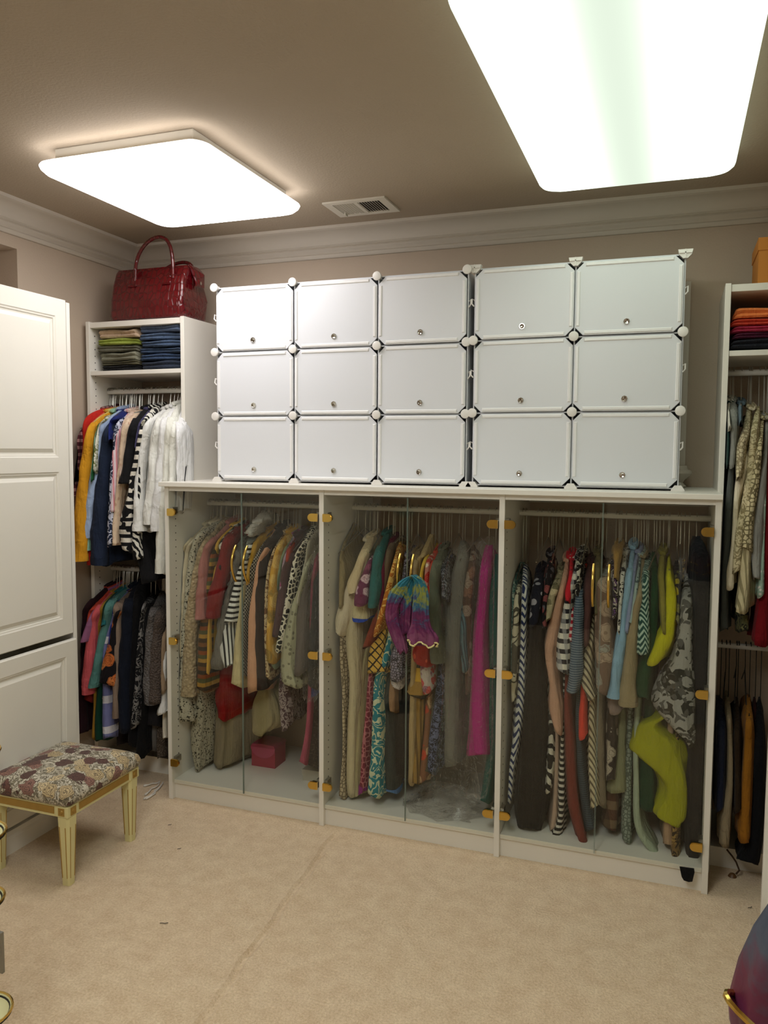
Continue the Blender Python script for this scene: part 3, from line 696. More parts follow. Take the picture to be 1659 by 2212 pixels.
F = fab
BK, NV, WH = '121214', '1c2538', 'd9d3c8'
G = [
# ---- left tower, upper rod
('A','shirt','maroon plaid shirt at the wall end',F('plaid','4a2026','8f6a66','2a1418',s=30),'350,450,8 130,700,14 90,950,20 60,1200,22 60,1350,20',1),
('A','shirt','bright red shirt',F('solid','b3261c'),'375,455,15 165,570,20 130,850,22 140,1400,26 185,2010,30',0),
('A','blouse','coral orange blouse between red and mustard',F('solid','d9714a'),'400,470,8 215,620,12 170,760,14 155,1300,12',0),
('A','cardigan','long mustard yellow cardigan',F('solid','c98f22'),'440,470,14 225,650,18 175,950,38 135,1300,52 110,1700,58 110,1990,50',2,-0.03),
('A','shirt','pale lemon shirt',F('solid','d6c06a'),'455,470,10 250,600,16 215,800,22 190,1100,20 180,1300,14',0,0.02),
('A','blouse','white blouse with olive leaf print',F('blotch','cfd0bd','6a7240','cfd0bd',s=40),'430,520,10 350,575,14 280,690,14 235,1100,10',0,-0.03),
('A','shirt','dark green shirt',F('solid','1f5a34'),'340,590,10 290,640,16 258,800,22 238,1000,16 215,1180,10',0,-0.02),
('A','shirt','mint green shirt with hanging cuff',F('solid','93bfa6'),'500,470,12 300,680,12 268,950,22 215,1300,22 170,1750,34 165,1885,34',2),
('A','shirt','pale blue cotton shirt',F('solid','93a5c2'),'560,450,12 365,600,22 320,800,30 252,1200,40 190,1550,44 170,1760,44',2),
('A','jacket','royal blue jacket showing only its collar',F('solid','1a2560'),'565,470,20 450,560,34 400,630,14 392,800,10',0),
('A','jacket','long dark navy jacket',F('solid',NV),'600,500,20 405,650,26 362,900,45 320,1300,60 290,1700,72 290,2030,72',2),
('A','blouse','navy paisley blouse',F('scroll','232b40','b9bccb',s=26),'620,500,14 465,640,18 432,900,16 408,1300,32 400,1600,36 390,1830,28',0,-0.03),
('A','shirt','pink and white striped shirt',F('vstripe','d8bcc0','c98890',s=40),'640,470,18 490,650,20 470,900,24 455,1250,20 440,1500,16',1),
('A','blouse','blush pink blouse',F('solid','d9b6a4'),'660,470,14 545,600,20 522,850,22 500,1150,22',0),
('A','shirt','peach button shirt with rolled cuff',F('dots','d6b69c','c2a088',s=40),'700,490,22 590,600,26 548,850,36 520,1200,32 480,1500,26 470,1830,30',1),
('A','shirt','slate grey patterned shirt',F('plaid','3f4a4c','6b7a78','2a2c30',s=30),'720,500,14 592,700,16 572,850,16 565,1050,16',0),
('A','shirt','black short sleeved shirt',F('solid',BK),'800,440,28 660,600,36 622,800,42 582,1050,48 545,1220,44',1),
('A','blouse','dusky violet blouse',F('solid','3f3c58'),'830,450,12 705,600,14 670,700,12 650,850,10',0),
('A','dress','black dress with white block print',F('blocks',BK,'c9c4b8',s=26),'840,460,20 720,640,20 678,850,30 652,1000,28 612,1150,30 590,1350,32 545,1550,64 530,1720,80 560,1900,70',0,-0.04),
('A','blouse','black and white zebra blouse',F('zebra',BK,'d0cbc0',s=14),'880,430,24 760,560,22 705,700,18 690,1200,14 650,1750,45 665,1960,60',0,-0.03),
('A','dress','long black dress beside the white shirts',F('solid',BK),'920,470,28 745,700,26 702,1000,30 670,1300,36 700,1800,70 790,2200,100',0),
('A','shirt','white shirt with dark buttons',F('solid',WH),'1000,450,18 800,600,32 742,900,32 702,1200,36 690,1450,44 700,1690,58',2),
('A','shirt','white shirt with gathered front',F('solid','d6d0c6'),'1040,430,16 900,600,42 850,900,45 830,1250,50 790,1500,54 790,1625,56',2),
('A','shirt','white linen shirt with long tail',F('solid','dad5cb'),'1075,420,16 960,600,36 930,900,42 892,1300,50 870,1550,52 862,1690,54',2),
('A','shirt','white oxford shirt hanging lowest',F('solid','d3cdc3'),'1100,400,16 1012,600,36 990,900,38 960,1300,42 930,1600,46 905,2110,46',2),
('A','shirt','ivory white shirt',F('solid','d9d2c4'),'1115,440,14 1055,640,32 1042,900,36 1022,1300,38 1000,1700,40',1),
('A','shirt','crisp white shirt against the tower panel',F('solid','dcd8d0'),'1130,450,14 1105,650,36 1118,1000,44 1122,1260,46 1110,1500,40',1),
# ---- left tower, lower rod
('B','jacket','near black maroon jacket',F('solid','241016'),'380,150,10 190,330,20 130,500,26 110,900,30 110,1300,30 110,1480,26',1),
('B','blouse','coral red top with short sleeve',F('solid','b4402f'),'390,160,10 220,370,26 178,430,28 155,560,22 150,640,18',0),
('B','blouse','brick red blouse with low hem',F('solid','6e1d1a'),'385,165,10 210,420,20 165,1000,38 145,1215,46',0),
('B','shirt','lilac short sleeve shirt',F('solid','8c5878'),'400,180,10 235,400,16 178,560,26 132,680,28',1),
('B','sweater','salmon pink sweater',F('solid','c2555a'),'420,190,12 265,380,22 215,550,34 178,850,45 160,1140,42',2),
('B','shirt','ochre shirt sliver beside pink sweater',F('solid','8f6a24'),'440,200,10 295,350,18 255,500,18 225,800,16 215,1200,14 205,1540,14',0),
('B','dress','dark emerald dress',F('solid','123c2c'),'470,200,12 330,330,18 300,450,24 282,700,26 245,1300,32 240,1570,40',0),
('B','shirt','teal tee',F('solid','1d5a5c'),'480,200,10 352,330,22 305,480,24 288,545,22',0),
('B','sweater','sage teal sweater',F('solid','4f7a73'),'500,210,12 370,330,24 332,500,26 288,700,30 238,950,32 215,1080,30',2),
('B','shirt','royal blue shirt sliver',F('solid','1d2a6e'),'510,220,8 402,360,14 378,480,14 358,600,12 350,720,10',0),
('B','dress','lavender dress with white stripes',F('multi','6d709a','6d709a','c9c6d2','6d709a',s=7),'520,220,8 420,370,12 372,500,14 330,650,22 305,800,22 315,1300,45 315,1550,45',0,-0.02),
('B','blouse','rust red wavy print blouse',F('zebra','7a4034','c09a88',s=22),'520,225,8 420,500,16 360,900,40 330,1100,80 325,1205,84',0,.03),
('B','blouse','black blouse with orange dahlia print',F('floral','141012','b5622f','c4763e',s=16),'530,230,10 430,400,20 392,520,26 372,700,46 350,850,76 325,1070,88',0,-0.03),
('B','cardigan','taupe cardigan with long sleeve',F('solid','7d6b5c'),'550,230,14 440,350,30 430,500,30 435,800,28 425,1100,28 420,1350,26',2),
('B','skirt','black skirt with orange flowers below taupe cardigan',F('floral','160f0c','8c4a22','5f2f1c',s=14),'560,230,8 460,700,20 440,1200,40 450,1600,60',0,.05),
('B','jacket','blue black jacket',F('solid','0f1420'),'600,150,16 530,330,40 515,500,45 492,800,46 482,1000,42 490,1480,42',1),
('B','dress','black dress next to squiggle print',F('solid','0c0c0e'),'640,130,18 592,300,40 580,600,42 562,1000,42 555,1600,50',0),
('B','dress','black dress with grey squiggle print',F('scroll','131315','6f6d6a',s=24),'720,260,8 655,360,14 632,500,20 606,800,22 585,1100,26 560,1440,40',0,-0.03),
('B','dress','plain black dress before grey knit',F('solid','0b0b0c'),'760,280,14 702,400,30 662,800,40 642,1200,42 625,1700,60',0),
('B','sweater','grey marl knit sweater',F('knit','6b6764','4a4644',s=120),'820,230,14 750,400,32 727,560,36 716,800,46 710,1100,52 722,1230,60',1),
('B','skirt','charcoal skirt below the grey knit',F('solid','1d1c1e'),'830,250,10 765,500,20 742,1000,50 732,1440,70',0,.04),
('B','skirt','grey jersey skirt with low hem',F('solid','5d5a56'),'835,250,10 770,500,20 740,1200,60 700,1640,64',0,.07),
('B','sweater','brown taupe knit sweater',F('knit','5d524b','3d3530',s=120),'835,280,10 802,420,26 782,600,40 762,900,50 750,1220,50',1),
('B','sweater','tan sweater at the glass cabinet end',F('solid','8d7860'),'850,330,10 836,600,22 822,900,26 826,1130,28',0),
('B','shirt','white tee with flared sleeve below tan sweater',F('solid',WH),'855,330,8 845,700,14 832,1150,26 812,1320,54',0),
('B','trousers','ivory trousers at the tower panel',F('solid','cfc6b6'),'858,400,8 848,900,14 836,1350,20 838,1550,22',0,.03),
('B','skirt','brown tweed skirt near the floor',F('speckle','3f372f','6a6055',s=160),'845,400,8 815,1000,20 800,1500,45 800,1720,40',0,.06),
# ---- left glass cabinet
('C','blouse','cream blouse at the cabinet wall',F('solid','b9ad92'),'500,410,14 315,600,22 252,720,18 215,1000,26 195,1500,22 182,1900,16',1),
('C','blouse','ivory blouse second from the side panel',F('solid','c2b79e'),'560,400,12 345,600,20 288,720,20 265,1000,22 238,1300,20 215,1700,16',1),
('C','coat','speckled grey tweed coat',F('speckle','aaa594','2c2a24',s=110),'590,410,16 430,520,26 352,700,36 312,1000,36 272,1400,42 235,1800,60 215,2000,75 250,2290,100',1),
('C','scarf','long speckled grey scarf trailing to the shelf',F('speckle','a09a88','3a372f',s=120),'600,440,8 470,1100,18 410,1700,36 390,2100,56 350,2450,72 365,2760,26',0,.03),
('C','sweater','beige cable knit sweater',F('knit','b5a282','8c7a5e',s=75),'640,380,18 450,620,26 392,850,36 342,1100,46 312,1400,56 300,1700,56 292,2060,64',2),
('C','blouse','dusty pink blouse',F('solid','9c6660'),'720,390,18 520,600,26 462,720,32 432,900,42 412,1200,42 405,1340,46',1),
('C','dress','brown and ochre multi stripe dress',F('multi','6b4522','3d2c17','9a7430','4a4a2a','7a3f1c','2e2415',s=9),'740,400,10 525,700,22 492,900,28 452,1150,32 412,1500,58 402,1700,62 400,2020,60',0,-0.02),
('C','jacket','mustard jacket with narrow edge',F('solid','c49a3a'),'760,420,10 572,600,16 542,750,20 512,1050,20 478,1350,20 466,1700,16 456,1860,14',0),
('C','blouse','black and white floral blouse',F('floral','1b1917','c9c3b2','8f8a7c',s=26),'770,430,14 612,600,30 592,720,26 586,860,20',0),
('C','cardigan','dark red cardigan',F('solid','6e1416'),'800,450,28 690,560,46 632,750,44 592,950,62 542,1150,66 512,1330,60',1),
('C','coat','grey curly fur coat',F('fur','8f8a80','2f2a26',s=70),'830,470,18 772,700,44 722,900,34 652,1150,34 592,1400,52 545,1800,88',0),
('C','scarf','white fluffy fur stole at the rod',F('fur','d9d3c8','a59d90',s=80),'1010,320,18 960,400,52 900,470,46 840,550,46',0),
('C','shirt','bold black and white striped shirt',F('hstripe','d6d1c6','161514',s=42),'1040,430,18 870,640,26 832,770,26 772,900,46 705,1150,56 655,1380,66',0,-0.02),
('C','blouse','slanted cuff of black and white striped cloth',F('vstripe','d6d1c6','161514',s=42),'1045,440,8 700,1300,20 625,1440,80 610,1600,96 650,1790,40',0,-.012,),
('C','jacket','grey teal jacket collar behind the handles',F('solid','6c706a'),'960,520,18 885,590,42 845,660,32 830,760,20',0),
('C','trousers','cream trousers folded at the knee',F('solid','b8aa80'),'1050,470,8 805,1000,24 765,1300,22 742,1600,48 732,1980,74',0,-0.02),
('C','cardigan','bright mustard cardigan behind the handle',F('solid','b3892a'),'1080,450,24 920,620,32 882,760,36 852,880,22 840,1000,12',0),
('C','dress','black dress with white diamond net pattern',F('net','181715','a39d8e',s=60),'1100,500,14 960,700,26 882,900,44 832,1150,36 802,1400,22 800,1880,16',0,-0.02),
('C','trousers','peach tan satin trousers',F('satin','b3876a'),'1130,460,16 1030,660,22 957,800,30 922,1000,36 892,1300,54 886,1600,64 890,2040,72',0,-0.03),
('C','jacket','dark chocolate jacket',F('solid','2e221d'),'1180,440,28 1070,600,36 1012,720,32 972,1000,32 962,1400,36 985,2000,38',1),
('C','blouse','cream blouse with brown line flowers',F('scroll','c2ad84','6b4a2c',s=22),'1230,480,10 1112,660,16 1066,780,20 1040,900,22 1012,1200,22 1020,1700,22 1030,1910,22',0),
('C','blouse','golden floral blouse',F('floral','b58a35','8a6f2e','c9a75c',s=13),'1280,480,22 1142,650,26 1092,850,40 1062,1100,42 1046,1500,42 1050,1750,46',0,-0.02),
('C','blouse','pale mint blouse edge',F('solid','7c8c72'),'1300,500,10 1192,700,16 1152,850,18 1112,1100,20 1082,1500,18 1085,1800,22',0),
('C','blouse','magenta flowered blouse sliver',F('floral','a894a0','8a2f5c','5c4a5a',s=30),'1310,500,8 1212,720,14 1182,850,18 1155,1050,16',0),
('C','blouse','coral red blouse under dark shoulders',F('solid','94301f'),'1330,560,12 1242,680,24 1217,780,18',0),
('C','jacket','plum brown jacket',F('solid','4a3434'),'1350,500,26 1262,750,32 1212,900,38 1172,1200,42 1122,1500,38',1),
('C','dress','black dress with white ring lattice print',F('lattice','14120f','c9c3b0',s=44),'1470,460,18 1370,640,32 1302,760,32 1262,950,32 1232,1100,30 1182,1350,32 1122,1640,32',0,-0.03),
('C','shirt','pale grey collar edge shirt',F('solid','a39d8b'),'1500,500,8 1422,620,16 1392,800,14 1342,1050,14 1310,1200,12',0),
('C','dress','sage dress with small grey flowers',F('dots','98967c','6f6c58',s=46),'1520,530,10 1400,850,22 1332,1080,32 1272,1250,52 1222,1500,72 1202,1800,90 1235,1980,105',0,-0.03),
('C','coat','grey taupe wool coat',F('solid','5d554e'),'1500,600,10 1422,850,22 1382,1000,42 1352,1300,62 1342,1600,66 1322,1860,62',0,-0.012),
('C','dress','pink dress strip by the partition',F('solid','99465a'),'1510,640,8 1482,850,20 1452,1100,20 1435,2000,26 1412,2400,30 1362,2710,44',0,.02),
('C','dress','dark grey dress under clear film',F('solid','2b2a2a'),'1520,650,10 1492,1000,30 1482,1300,48 1462,1700,58 1465,2000,60',0,.01),
('C','skirt','cobalt blue skirt near the partition',F('satin','1c2f6a'),'1525,660,8 1500,1300,14 1490,1800,40 1475,2060,56',0,.04),
('C','dress','brown tweed dress low by the partition',F('speckle','332a25','4f443c',s=140),'1528,680,8 1505,1600,20 1470,2200,60 1460,2740,62',0,.06),
('C','blouse','red blouse hanging low behind the striped sleeve',F('solid','7c0f10'),'900,500,8 640,1500,40 580,2040,90 590,2200,70 590,2290,50',0,.06),
('C','coat','beige garment cover reaching the shelf',F('solid','7d725c'),'880,500,8 640,1500,30 580,2200,90 570,2500,92 545,2720,60',0,.09),
('C','scarf','mauve paisley scarf with scalloped end',F('scroll','8c7f7c','3f2b30',s=30),'1340,560,8 1210,1600,24 1170,2000,60 1185,2200,60 1190,2380,46',0,.02),
('C','scarf','olive cream knotted scarf hanging low',F('solid','8a8060'),'1180,480,8 1010,1800,40 980,2150,130 985,2300,150 930,2420,80',0,.07),
# ---- middle glass cabinet
('E','trousers','khaki trousers on a bare hanger',F('solid','857655'),'265,320,5 185,600,14 192,700,36 186,900,32 182,1050,22',0),
('E','blouse','ivory blouse with scalloped flared sleeve',F('solid','c6baa0'),'440,430,12 345,620,18 300,800,48 258,900,60 172,1150,70 150,1300,26',0),
('E','shirt','cream shirt with turned elbow cuff',F('solid','bba986'),'470,410,14 392,560,46 332,720,56 275,860,68 272,950,42',0,-.01),
('E','trousers','long cream trousers down to the shelf',F('solid','b5a98a'),'480,500,12 412,600,18 335,900,42 265,1250,62 262,1450,62 280,1700,48 262,2400,50 270,2700,46',0),
('E','dress','cream crochet lace dress',F('lattice','b3a488','6f624e',s=60),'400,600,10 232,1000,22 188,1400,30 205,1900,18 203,2400,18 190,2720,44',0,-.005),
('E','blouse','purple blouse with white rose print',F('floral','5c2440','b89ca0','7d3c58',s=24),'500,560,10 442,650,22 402,780,50 362,920,70 350,1030,80',0,-0.03),
('E','blouse','cream blouse with bright blue hem',F('solid','b9ad86'),'505,570,8 432,700,20 366,950,50 346,1080,86 345,1165,92',0,.015),
('E','blouse','teal green blouse',F('solid','1f5552'),'600,380,16 532,550,38 502,750,48 482,950,52 462,1060,34',1),
('E','blouse','burgundy blouse under the rod',F('solid','55142c'),'640,440,32 562,600,32 542,900,32 530,1100,26',0),
('E','jacket','grey brown jacket',F('solid','645544'),'660,470,14 602,560,28 567,800,32 532,1000,28 510,1200,24',0),
('E','dress','orange paisley dress with slanted hem',F('scroll','a5611f','d6a75a',s=22),'700,490,14 660,650,22 612,850,32 562,1050,36 482,1300,32',0,-0.03),
('E','dress','rust brown silk dress edge',F('satin','6e2a18'),'700,500,8 570,950,20 472,1200,38 392,1420,44',0,.01),
('E','skirt','yellow skirt with black diamond grid',F('net','b8923c','1a1512',s=26),'720,520,8 560,1250,30 490,1420,85 485,1640,112',0,-0.01),
('E','blouse','grey lace blouse',F('lattice','7c7684','2c2a30',s=90),'800,560,12 762,650,28 742,750,24 700,1350,56 665,1500,76 662,1690,72',0),
('E','shirt','white sleeve shirt below grey lace',F('blotch','b9b4b4','8f8a8c','b9b4b4',s=60),'805,565,8 740,1000,20 665,1600,60 660,1760,60',0,.02),
('E','jacket','tan beige jacket',F('solid','8f7c5c'),'860,550,18 842,650,28 832,780,28 825,1000,22',0),
('E','dress','long beige dress behind the scarf',F('solid','9c875f'),'980,420,18 902,600,32 852,750,28 812,1650,38 802,2000,38 797,2600,36',0,.01),
('E','blouse','lemon yellow blouse',F('solid','c7a53c'),'980,520,12 922,640,20 887,760,18 880,900,14',0),
('E','blouse','red floral blouse',F('floral','b5796a','a3241c','d9c0ac',s=26),'1010,560,18 952,650,26 932,800,28 935,1050,20',0),
('E','blouse','coral edged blouse',F('solid','b4402f'),'1040,540,10 982,680,18 962,850,18 952,1050,16',0),
('E','jacket','grey green jacket with cuffed sleeve',F('solid','5d6050'),'1090,520,18 1022,680,42 1002,900,46 1012,1200,58 1032,1540,58',2),
('E','blouse','charcoal paisley blouse',F('scroll','2a2c30','6a6c72',s=30),'1110,580,16 1082,700,32 1092,850,42 1092,1000,38',0),
('E','skirt','red skirt with orange spots',F('dots','8f140c','c2492c',s=26),'1050,560,8 960,1000,30 905,1380,95 890,1480,115 890,1560,95',0,-.005),
('E','dress','silver grey dress under clear plastic',F('solid','6d6c64'),'1250,480,20 1250,620,54 1202,900,86 1172,1200,98 1152,1600,84 1150,2000,80 1150,2450,80',0,.02),
('E','skirt','pleated blue grey skirt',F('vstripe','4f6a70','2f3c44',s=70),'1270,500,8 1262,1100,30 1262,1400,42 1272,1610,38',0),
('E','dress','brown floral dress beside the magenta one',F('floral','4f3a30','7c5a48','8a7a6a',s=20),'1340,520,10 1332,700,42 1292,1000,52 1292,1400,42 1300,1800,40',0,.015),
('E','dress','long magenta pink dress',F('solid','a81a78'),'1480,520,30 1442,720,52 1422,1000,54 1392,1300,62 1382,1700,76 1376,2100,92 1366,2370,114',0,-0.03),
('E','dress','deep teal dress by the partition',F('solid','135650'),'1540,600,16 1532,800,36 1512,1050,54 1520,1500,40 1502,2300,42 1432,2780,50',0,.02),
('E','dress','turquoise dress with cream scroll embroidery',F('scroll','16707c','b9bfa0',s=17),'720,600,8 585,1450,36 495,1700,42 492,2000,56 482,2400,68 462,2710,78',0,-0.03),
('E','dress','crimson print dress with purple hem',F('lattice','6e1f34','a8646a',s=46),'640,600,8 460,1550,26 412,2000,28 382,2300,28 356,2690,36',0,.0),
('E','trousers','olive cream trousers by the turquoise dress',F('solid','a59a74'),'600,600,8 352,1700,22 330,2200,28 302,2500,38 300,2720,58',0,.015),
('E','trousers','charcoal green trousers with blue cuff',F('solid','2a3230'),'760,600,8 602,1700,32 572,2000,44 592,2300,50 610,2690,52',0,.01),
('E','skirt','tan sash skirt',F('solid','8a6a4c'),'780,600,8 660,1500,20 630,1800,36 632,1990,28',0,.02),
('E','dress','long black dress behind the tan sash skirt',F('solid','131210'),'800,600,8 720,1600,40 702,2000,64 700,2560,66',0,.05),
('E','dress','gold striped silk dress',F('vstripe','8a6c34','5c4520',s=34),'930,600,8 880,1700,40 872,2000,52 852,2300,42 825,2620,42',0,.01),
('E','blouse','pink floral cuffed blouse low in the middle',F('floral','a89c90','a82f2c','7a4a58',s=28),'980,600,8 950,1300,30 930,1600,70 940,1800,60',0,.0),
('E','skirt','ochre scarf skirt with dark border',F('multi','b58f28','2f2410','8a6a2c',s=6),'990,600,8 890,1400,30 850,1700,80 830,1840,105',0,.02),
('E','dress','navy lace dress',F('scroll','1a1f2c','59607a',s=34),'1150,600,8 1062,1700,56 1030,2000,60 992,2250,62 975,2510,52',0,.01),
('E','dress','grey green dress with pale hem',F('solid','4f4a3c'),'1130,600,8 1000,1800,40 960,2200,50 925,2500,70',0,.04),
('E','blouse','rust floral blouse hanging low',F('floral','7a5238','b5442c','c2a27a',s=20),'1040,600,8 960,1700,30 930,2200,42 890,2600,50',0,.03),
# ---- right glass cabinet
('G','dress','teal print dress by the partition',F('scroll','2c5a58','8a9a90',s=30),'130,510,10 126,700,16 120,1000,14 116,1400,14',0,.02),
('G','dress','cream dress with dark branch print',F('scroll','b3ab94','4a463c',s=9),'165,600,10 156,750,28 142,1000,30 130,1300,26 126,1500,20',0),
('G','dress','blue and white ikat dress',F('zig','b7b8b4','1e2c52',s=17),'215,530,14 210,700,26 202,1000,28 190,1300,32 172,1550,42 142,1800,34 112,2000,26 97,2230,20',0,-.01),
('G','blouse','navy blouse with small white flowers',F('dots','141722','8f8d94',s=26),'330,540,22 305,700,44 285,850,44 268,960,40',0),
('G','dress','very long black dress with rounded hem',F('solid','100f0f'),'300,560,14 300,900,44 275,1200,52 270,1500,80 252,2000,108 238,2300,124 228,2440,96',0,-0.02),
('G','blouse','dark floral blouse with hanger clips',F('floral','151316','5c5a60','8a4a4a',s=30),'400,430,14 385,600,30 350,800,26 345,1000,22',0,.03),
('G','blouse','beige floral blouse',F('floral','948a6e','5f5a42','b5a888',s=34),'480,540,10 432,680,36 392,800,36 372,930,22',0),
('G','blouse','blush chiffon blouse with drooping folds',F('solid','b08a74'),'520,460,12 490,650,26 442,850,42 395,1050,60 378,1180,48 410,1400,42 422,1560,62 450,1740,34',0),
('G','blouse','red blouse sliver',F('solid','b5202c'),'545,440,8 540,600,18 520,720,32 516,800,20',0),
('G','blouse','red and white striped blouse',F('hstripe','9c2430','c9b6b0',s=40),'560,450,8 552,800,18 545,950,24 535,1080,20',0,.01),
('G','shirt','white shirt with black brush checks',F('plaid','c4c0b4','23232a','8f8e90',s=26),'600,450,12 572,600,26 522,780,36 492,950,46 480,1100,64 476,1300,62',0,-.01),
('G','shirt','blue grey pinstripe shirt',F('hstripe','3a4a5a','69747c',s=110),'640,500,12 602,750,28 592,1000,44 575,1300,50 550,1440,42',1),
('G','blouse','black and white leafy blouse',F('blotch','191919','b9b5a8','191919',s=36),'625,420,14 600,520,26 590,640,24 580,760,18',0,.02),
('G','jacket','plum brown jacket',F('solid','4a302e'),'690,480,16 672,650,38 662,850,34 652,1100,24',0),
('G','shirt','olive shirt collar',F('solid','5d553a'),'740,420,12 735,550,26 730,700,24 725,900,20',0,.01),
('G','blouse','brown and beige striped blouse',F('dstripe','b0a488','4f463a',s=42),'710,500,8 692,1000,22 662,1200,46 652,1380,56 690,1490,42',0),
('G','blouse','taupe floral tie-front blouse',F('floral','6e5a4c','8a8a80','a08c78',s=12),'790,520,12 775,650,54 772,850,70 782,1100,84 790,1250,80 765,1450,54',0,-0.03),
('G','blouse','small black floral blouse behind the handle',F('blotch','1c1b1c','b0a898','5a3a6a',s=40),'860,480,12 862,600,28 862,750,24 852,920,20',0),
('G','shirt','camel shirt collar',F('solid','94743e'),'890,370,14 870,430,34 865,520,24 860,640,20',0,.01),
('G','blouse','white blouse with black flowers',F('blotch','c0bcb0','23211f','c0bcb0',s=34),'935,410,14 912,600,24 892,850,20 882,1020,16',0),
('G','shirt','sky blue shirt with pale cuff',F('solid','7a9cb2'),'990,370,14 962,600,26 932,850,28 902,1080,42 865,1300,50 850,1480,50',2),
('G','shirt','periwinkle blue shirt',F('solid','7a84a0'),'1025,400,10 988,600,22 962,850,28 938,1010,22',0),
('G','blouse','aqua dotted blouse edge',F('dots','8fa09a','4a5a5c',s=60),'1042,420,8 1012,650,20 988,850,22 962,960,16',0),
('G','jacket','khaki beige linen jacket',F('solid','87795c'),'1062,430,14 1042,700,20 1002,900,36 972,1150,46 952,1400,60 950,1540,68',2,-0.01),
('G','blouse','dark teal blouse with white herringbone',F('zig','16423c','9ab0a2',s=26),'1092,480,12 1082,600,28 1072,800,42 1062,1000,56 1055,1160,62',0,-0.02),
('G','dress','deep bottle green dress',F('solid','0f3a20'),'1135,440,16 1140,650,34 1132,900,46 1102,1150,60 1052,1350,70 1052,1500,54',0),
('G','blouse','olive gold blouse',F('solid','77702e'),'1202,410,16 1192,600,28 1202,800,32 1212,1010,24',0),
('G','dress','bright chartreuse organza dress',F('solid','a9a512'),'1245,460,8 1245,600,22 1262,750,52 1252,950,52 1205,1090,78 1122,1240,62',0,-.012),
('G','skirt','chartreuse organza skirt with pointed fold',F('solid','8f8f10'),'1235,470,4 1300,1350,5 1230,1600,24 1090,1690,84 1145,1800,205 1150,1885,235 1185,1935,215 1285,2070,128 1312,2200,104 1265,2340,146 1280,2395,70',0,-.012),
('G','dress','dark dress with yellow flowers',F('floral','16161a','a3932a','6e6a3a',s=26),'1300,500,12 1305,650,24 1312,780,20 1305,950,20',0,.02),
('G','dress','grey and black large floral chiffon dress',F('blotch','8c8a84','26251f','4f4d48',s=15),'1380,600,16 1372,800,46 1362,1000,62 1345,1200,84 1305,1350,145 1265,1550,180 1330,1700,110 1410,1830,30',0,-.03),
('G','dress','long black garment at the side panel',F('solid','131316'),'1440,330,30 1475,500,64 1482,900,70 1472,1500,72 1445,2200,84 1420,2700,60',0,.0),
('G','dress','black dress with white feather print low',F('zebra','141312','b9b5a6',s=10),'410,500,8 402,1500,22 397,1850,30 390,2000,34 375,2160,28',0,.01),
('G','trousers','pale pink trousers beside the striped sleeve',F('solid','a8907e'),'430,500,8 440,1700,22 432,2200,28 412,2430,32',0,.02),
('G','scarf','black and white striped scarf pooling on the shelf',F('hstripe','141312','b9b4a8',s=44),'520,500,8 482,1700,14 476,2100,32 468,2350,28 425,2500,52',0,.0),
('G','scarf','long brick red scarf reaching the shelf edge',F('solid','6a2e26'),'560,500,8 512,1450,28 532,1800,46 552,2100,46 575,2300,48 640,2540,42',0,-.02),
('G','dress','blue grey ribbed long dress',F('hstripe','3c464e','2c343a',s=120),'660,500,8 600,1500,30 602,1850,32 622,2100,40 682,2440,50',0,.01),
('G','blouse','coral red blouse hem',F('solid','c23c2c'),'650,500,8 630,1400,24 622,1600,34 622,1775,38',0,.0),
('G','dress','beige and brown pinstripe long dress',F('dstripe','b3a88a','5c5240',s=50),'740,500,8 695,1500,28 692,1750,38 695,2000,42 710,2280,42',0,.0),
('G','dress','long stone grey dress',F('solid','776b58'),'770,500,8 735,1400,46 752,1900,48 768,2260,44',0,.03),
('G','dress','dark brown floral tunic with white tie',F('floral','2c2420','9a9080','5c4e46',s=20),'880,500,8 845,1450,32 832,1650,40 832,1850,44 820,2090,38',0,.0),
('G','blouse','olive sheer tunic hem',F('solid','77775a'),'930,500,8 905,1700,40 885,2000,70 875,2160,96',0,.03),
('G','dress','brown tartan dress near the shelf',F('plaid','4a2f22','6e5a44','2a1c16',s=14),'900,500,8 860,1800,40 842,2200,64 815,2420,72',0,.05),
('G','blouse','dusty mauve ruffled blouse hem',F('solid','7c6c64'),'900,480,8 862,1300,40 855,1480,60 855,1590,62',0,.015),
('G','dress','pale sage chiffon dress trailing over the shelf',F('solid','8f9a86'),'1080,500,8 1012,1700,26 1012,2100,28 1025,2400,38 1110,2560,56 1215,2660,36',0,-.005),
('G','dress','grey lace dress low near the sage chiffon',F('lattice','7c857a','4f584e',s=70),'1000,500,8 960,1800,30 945,2300,40 945,2510,44',0,.02),
('G','dress','bottle green dress with square hem',F('solid','0f3320'),'1150,500,8 1090,1700,50 1082,2000,78 1080,2280,80',0,.02),
('G','trousers','peach trousers near the shelf corner',F('solid','9c8066'),'1320,500,8 1250,1800,30 1242,2350,50 1242,2560,58',0,.0),
('G','scarf','brown leopard scarf spilling over the shelf edge',F('blotch','6e5430','2a1e10','94763e',s=40),'1350,500,8 1300,1900,20 1285,2560,40 1302,2760,26',0,-.02),
# ---- right tower, upper rod
('H','shirt','grey jersey top',F('solid','76766f'),'320,1420,14 342,1560,46 338,1800,36 320,2000,34',0),
('H','dress','long charcoal grey dress',F('solid','4a4d4a'),'330,1430,10 325,1900,24 300,2300,38 270,2800,40 245,3100,45 255,3410,46',0,.02),
('H','blouse','dark green blouse by the panel',F('solid','1e3330'),'300,1430,8 290,1650,18 286,1850,22 276,2000,18',0,.01),
('H','blouse','white strap top by the panel',F('solid','c4c0b4'),'300,1420,8 292,1560,16 302,1680,20',0,-.01),
('H','shirt','slate blue hanger tag shirt',F('solid','4f5f68'),'395,1440,8 395,1500,14 396,1630,14',0),
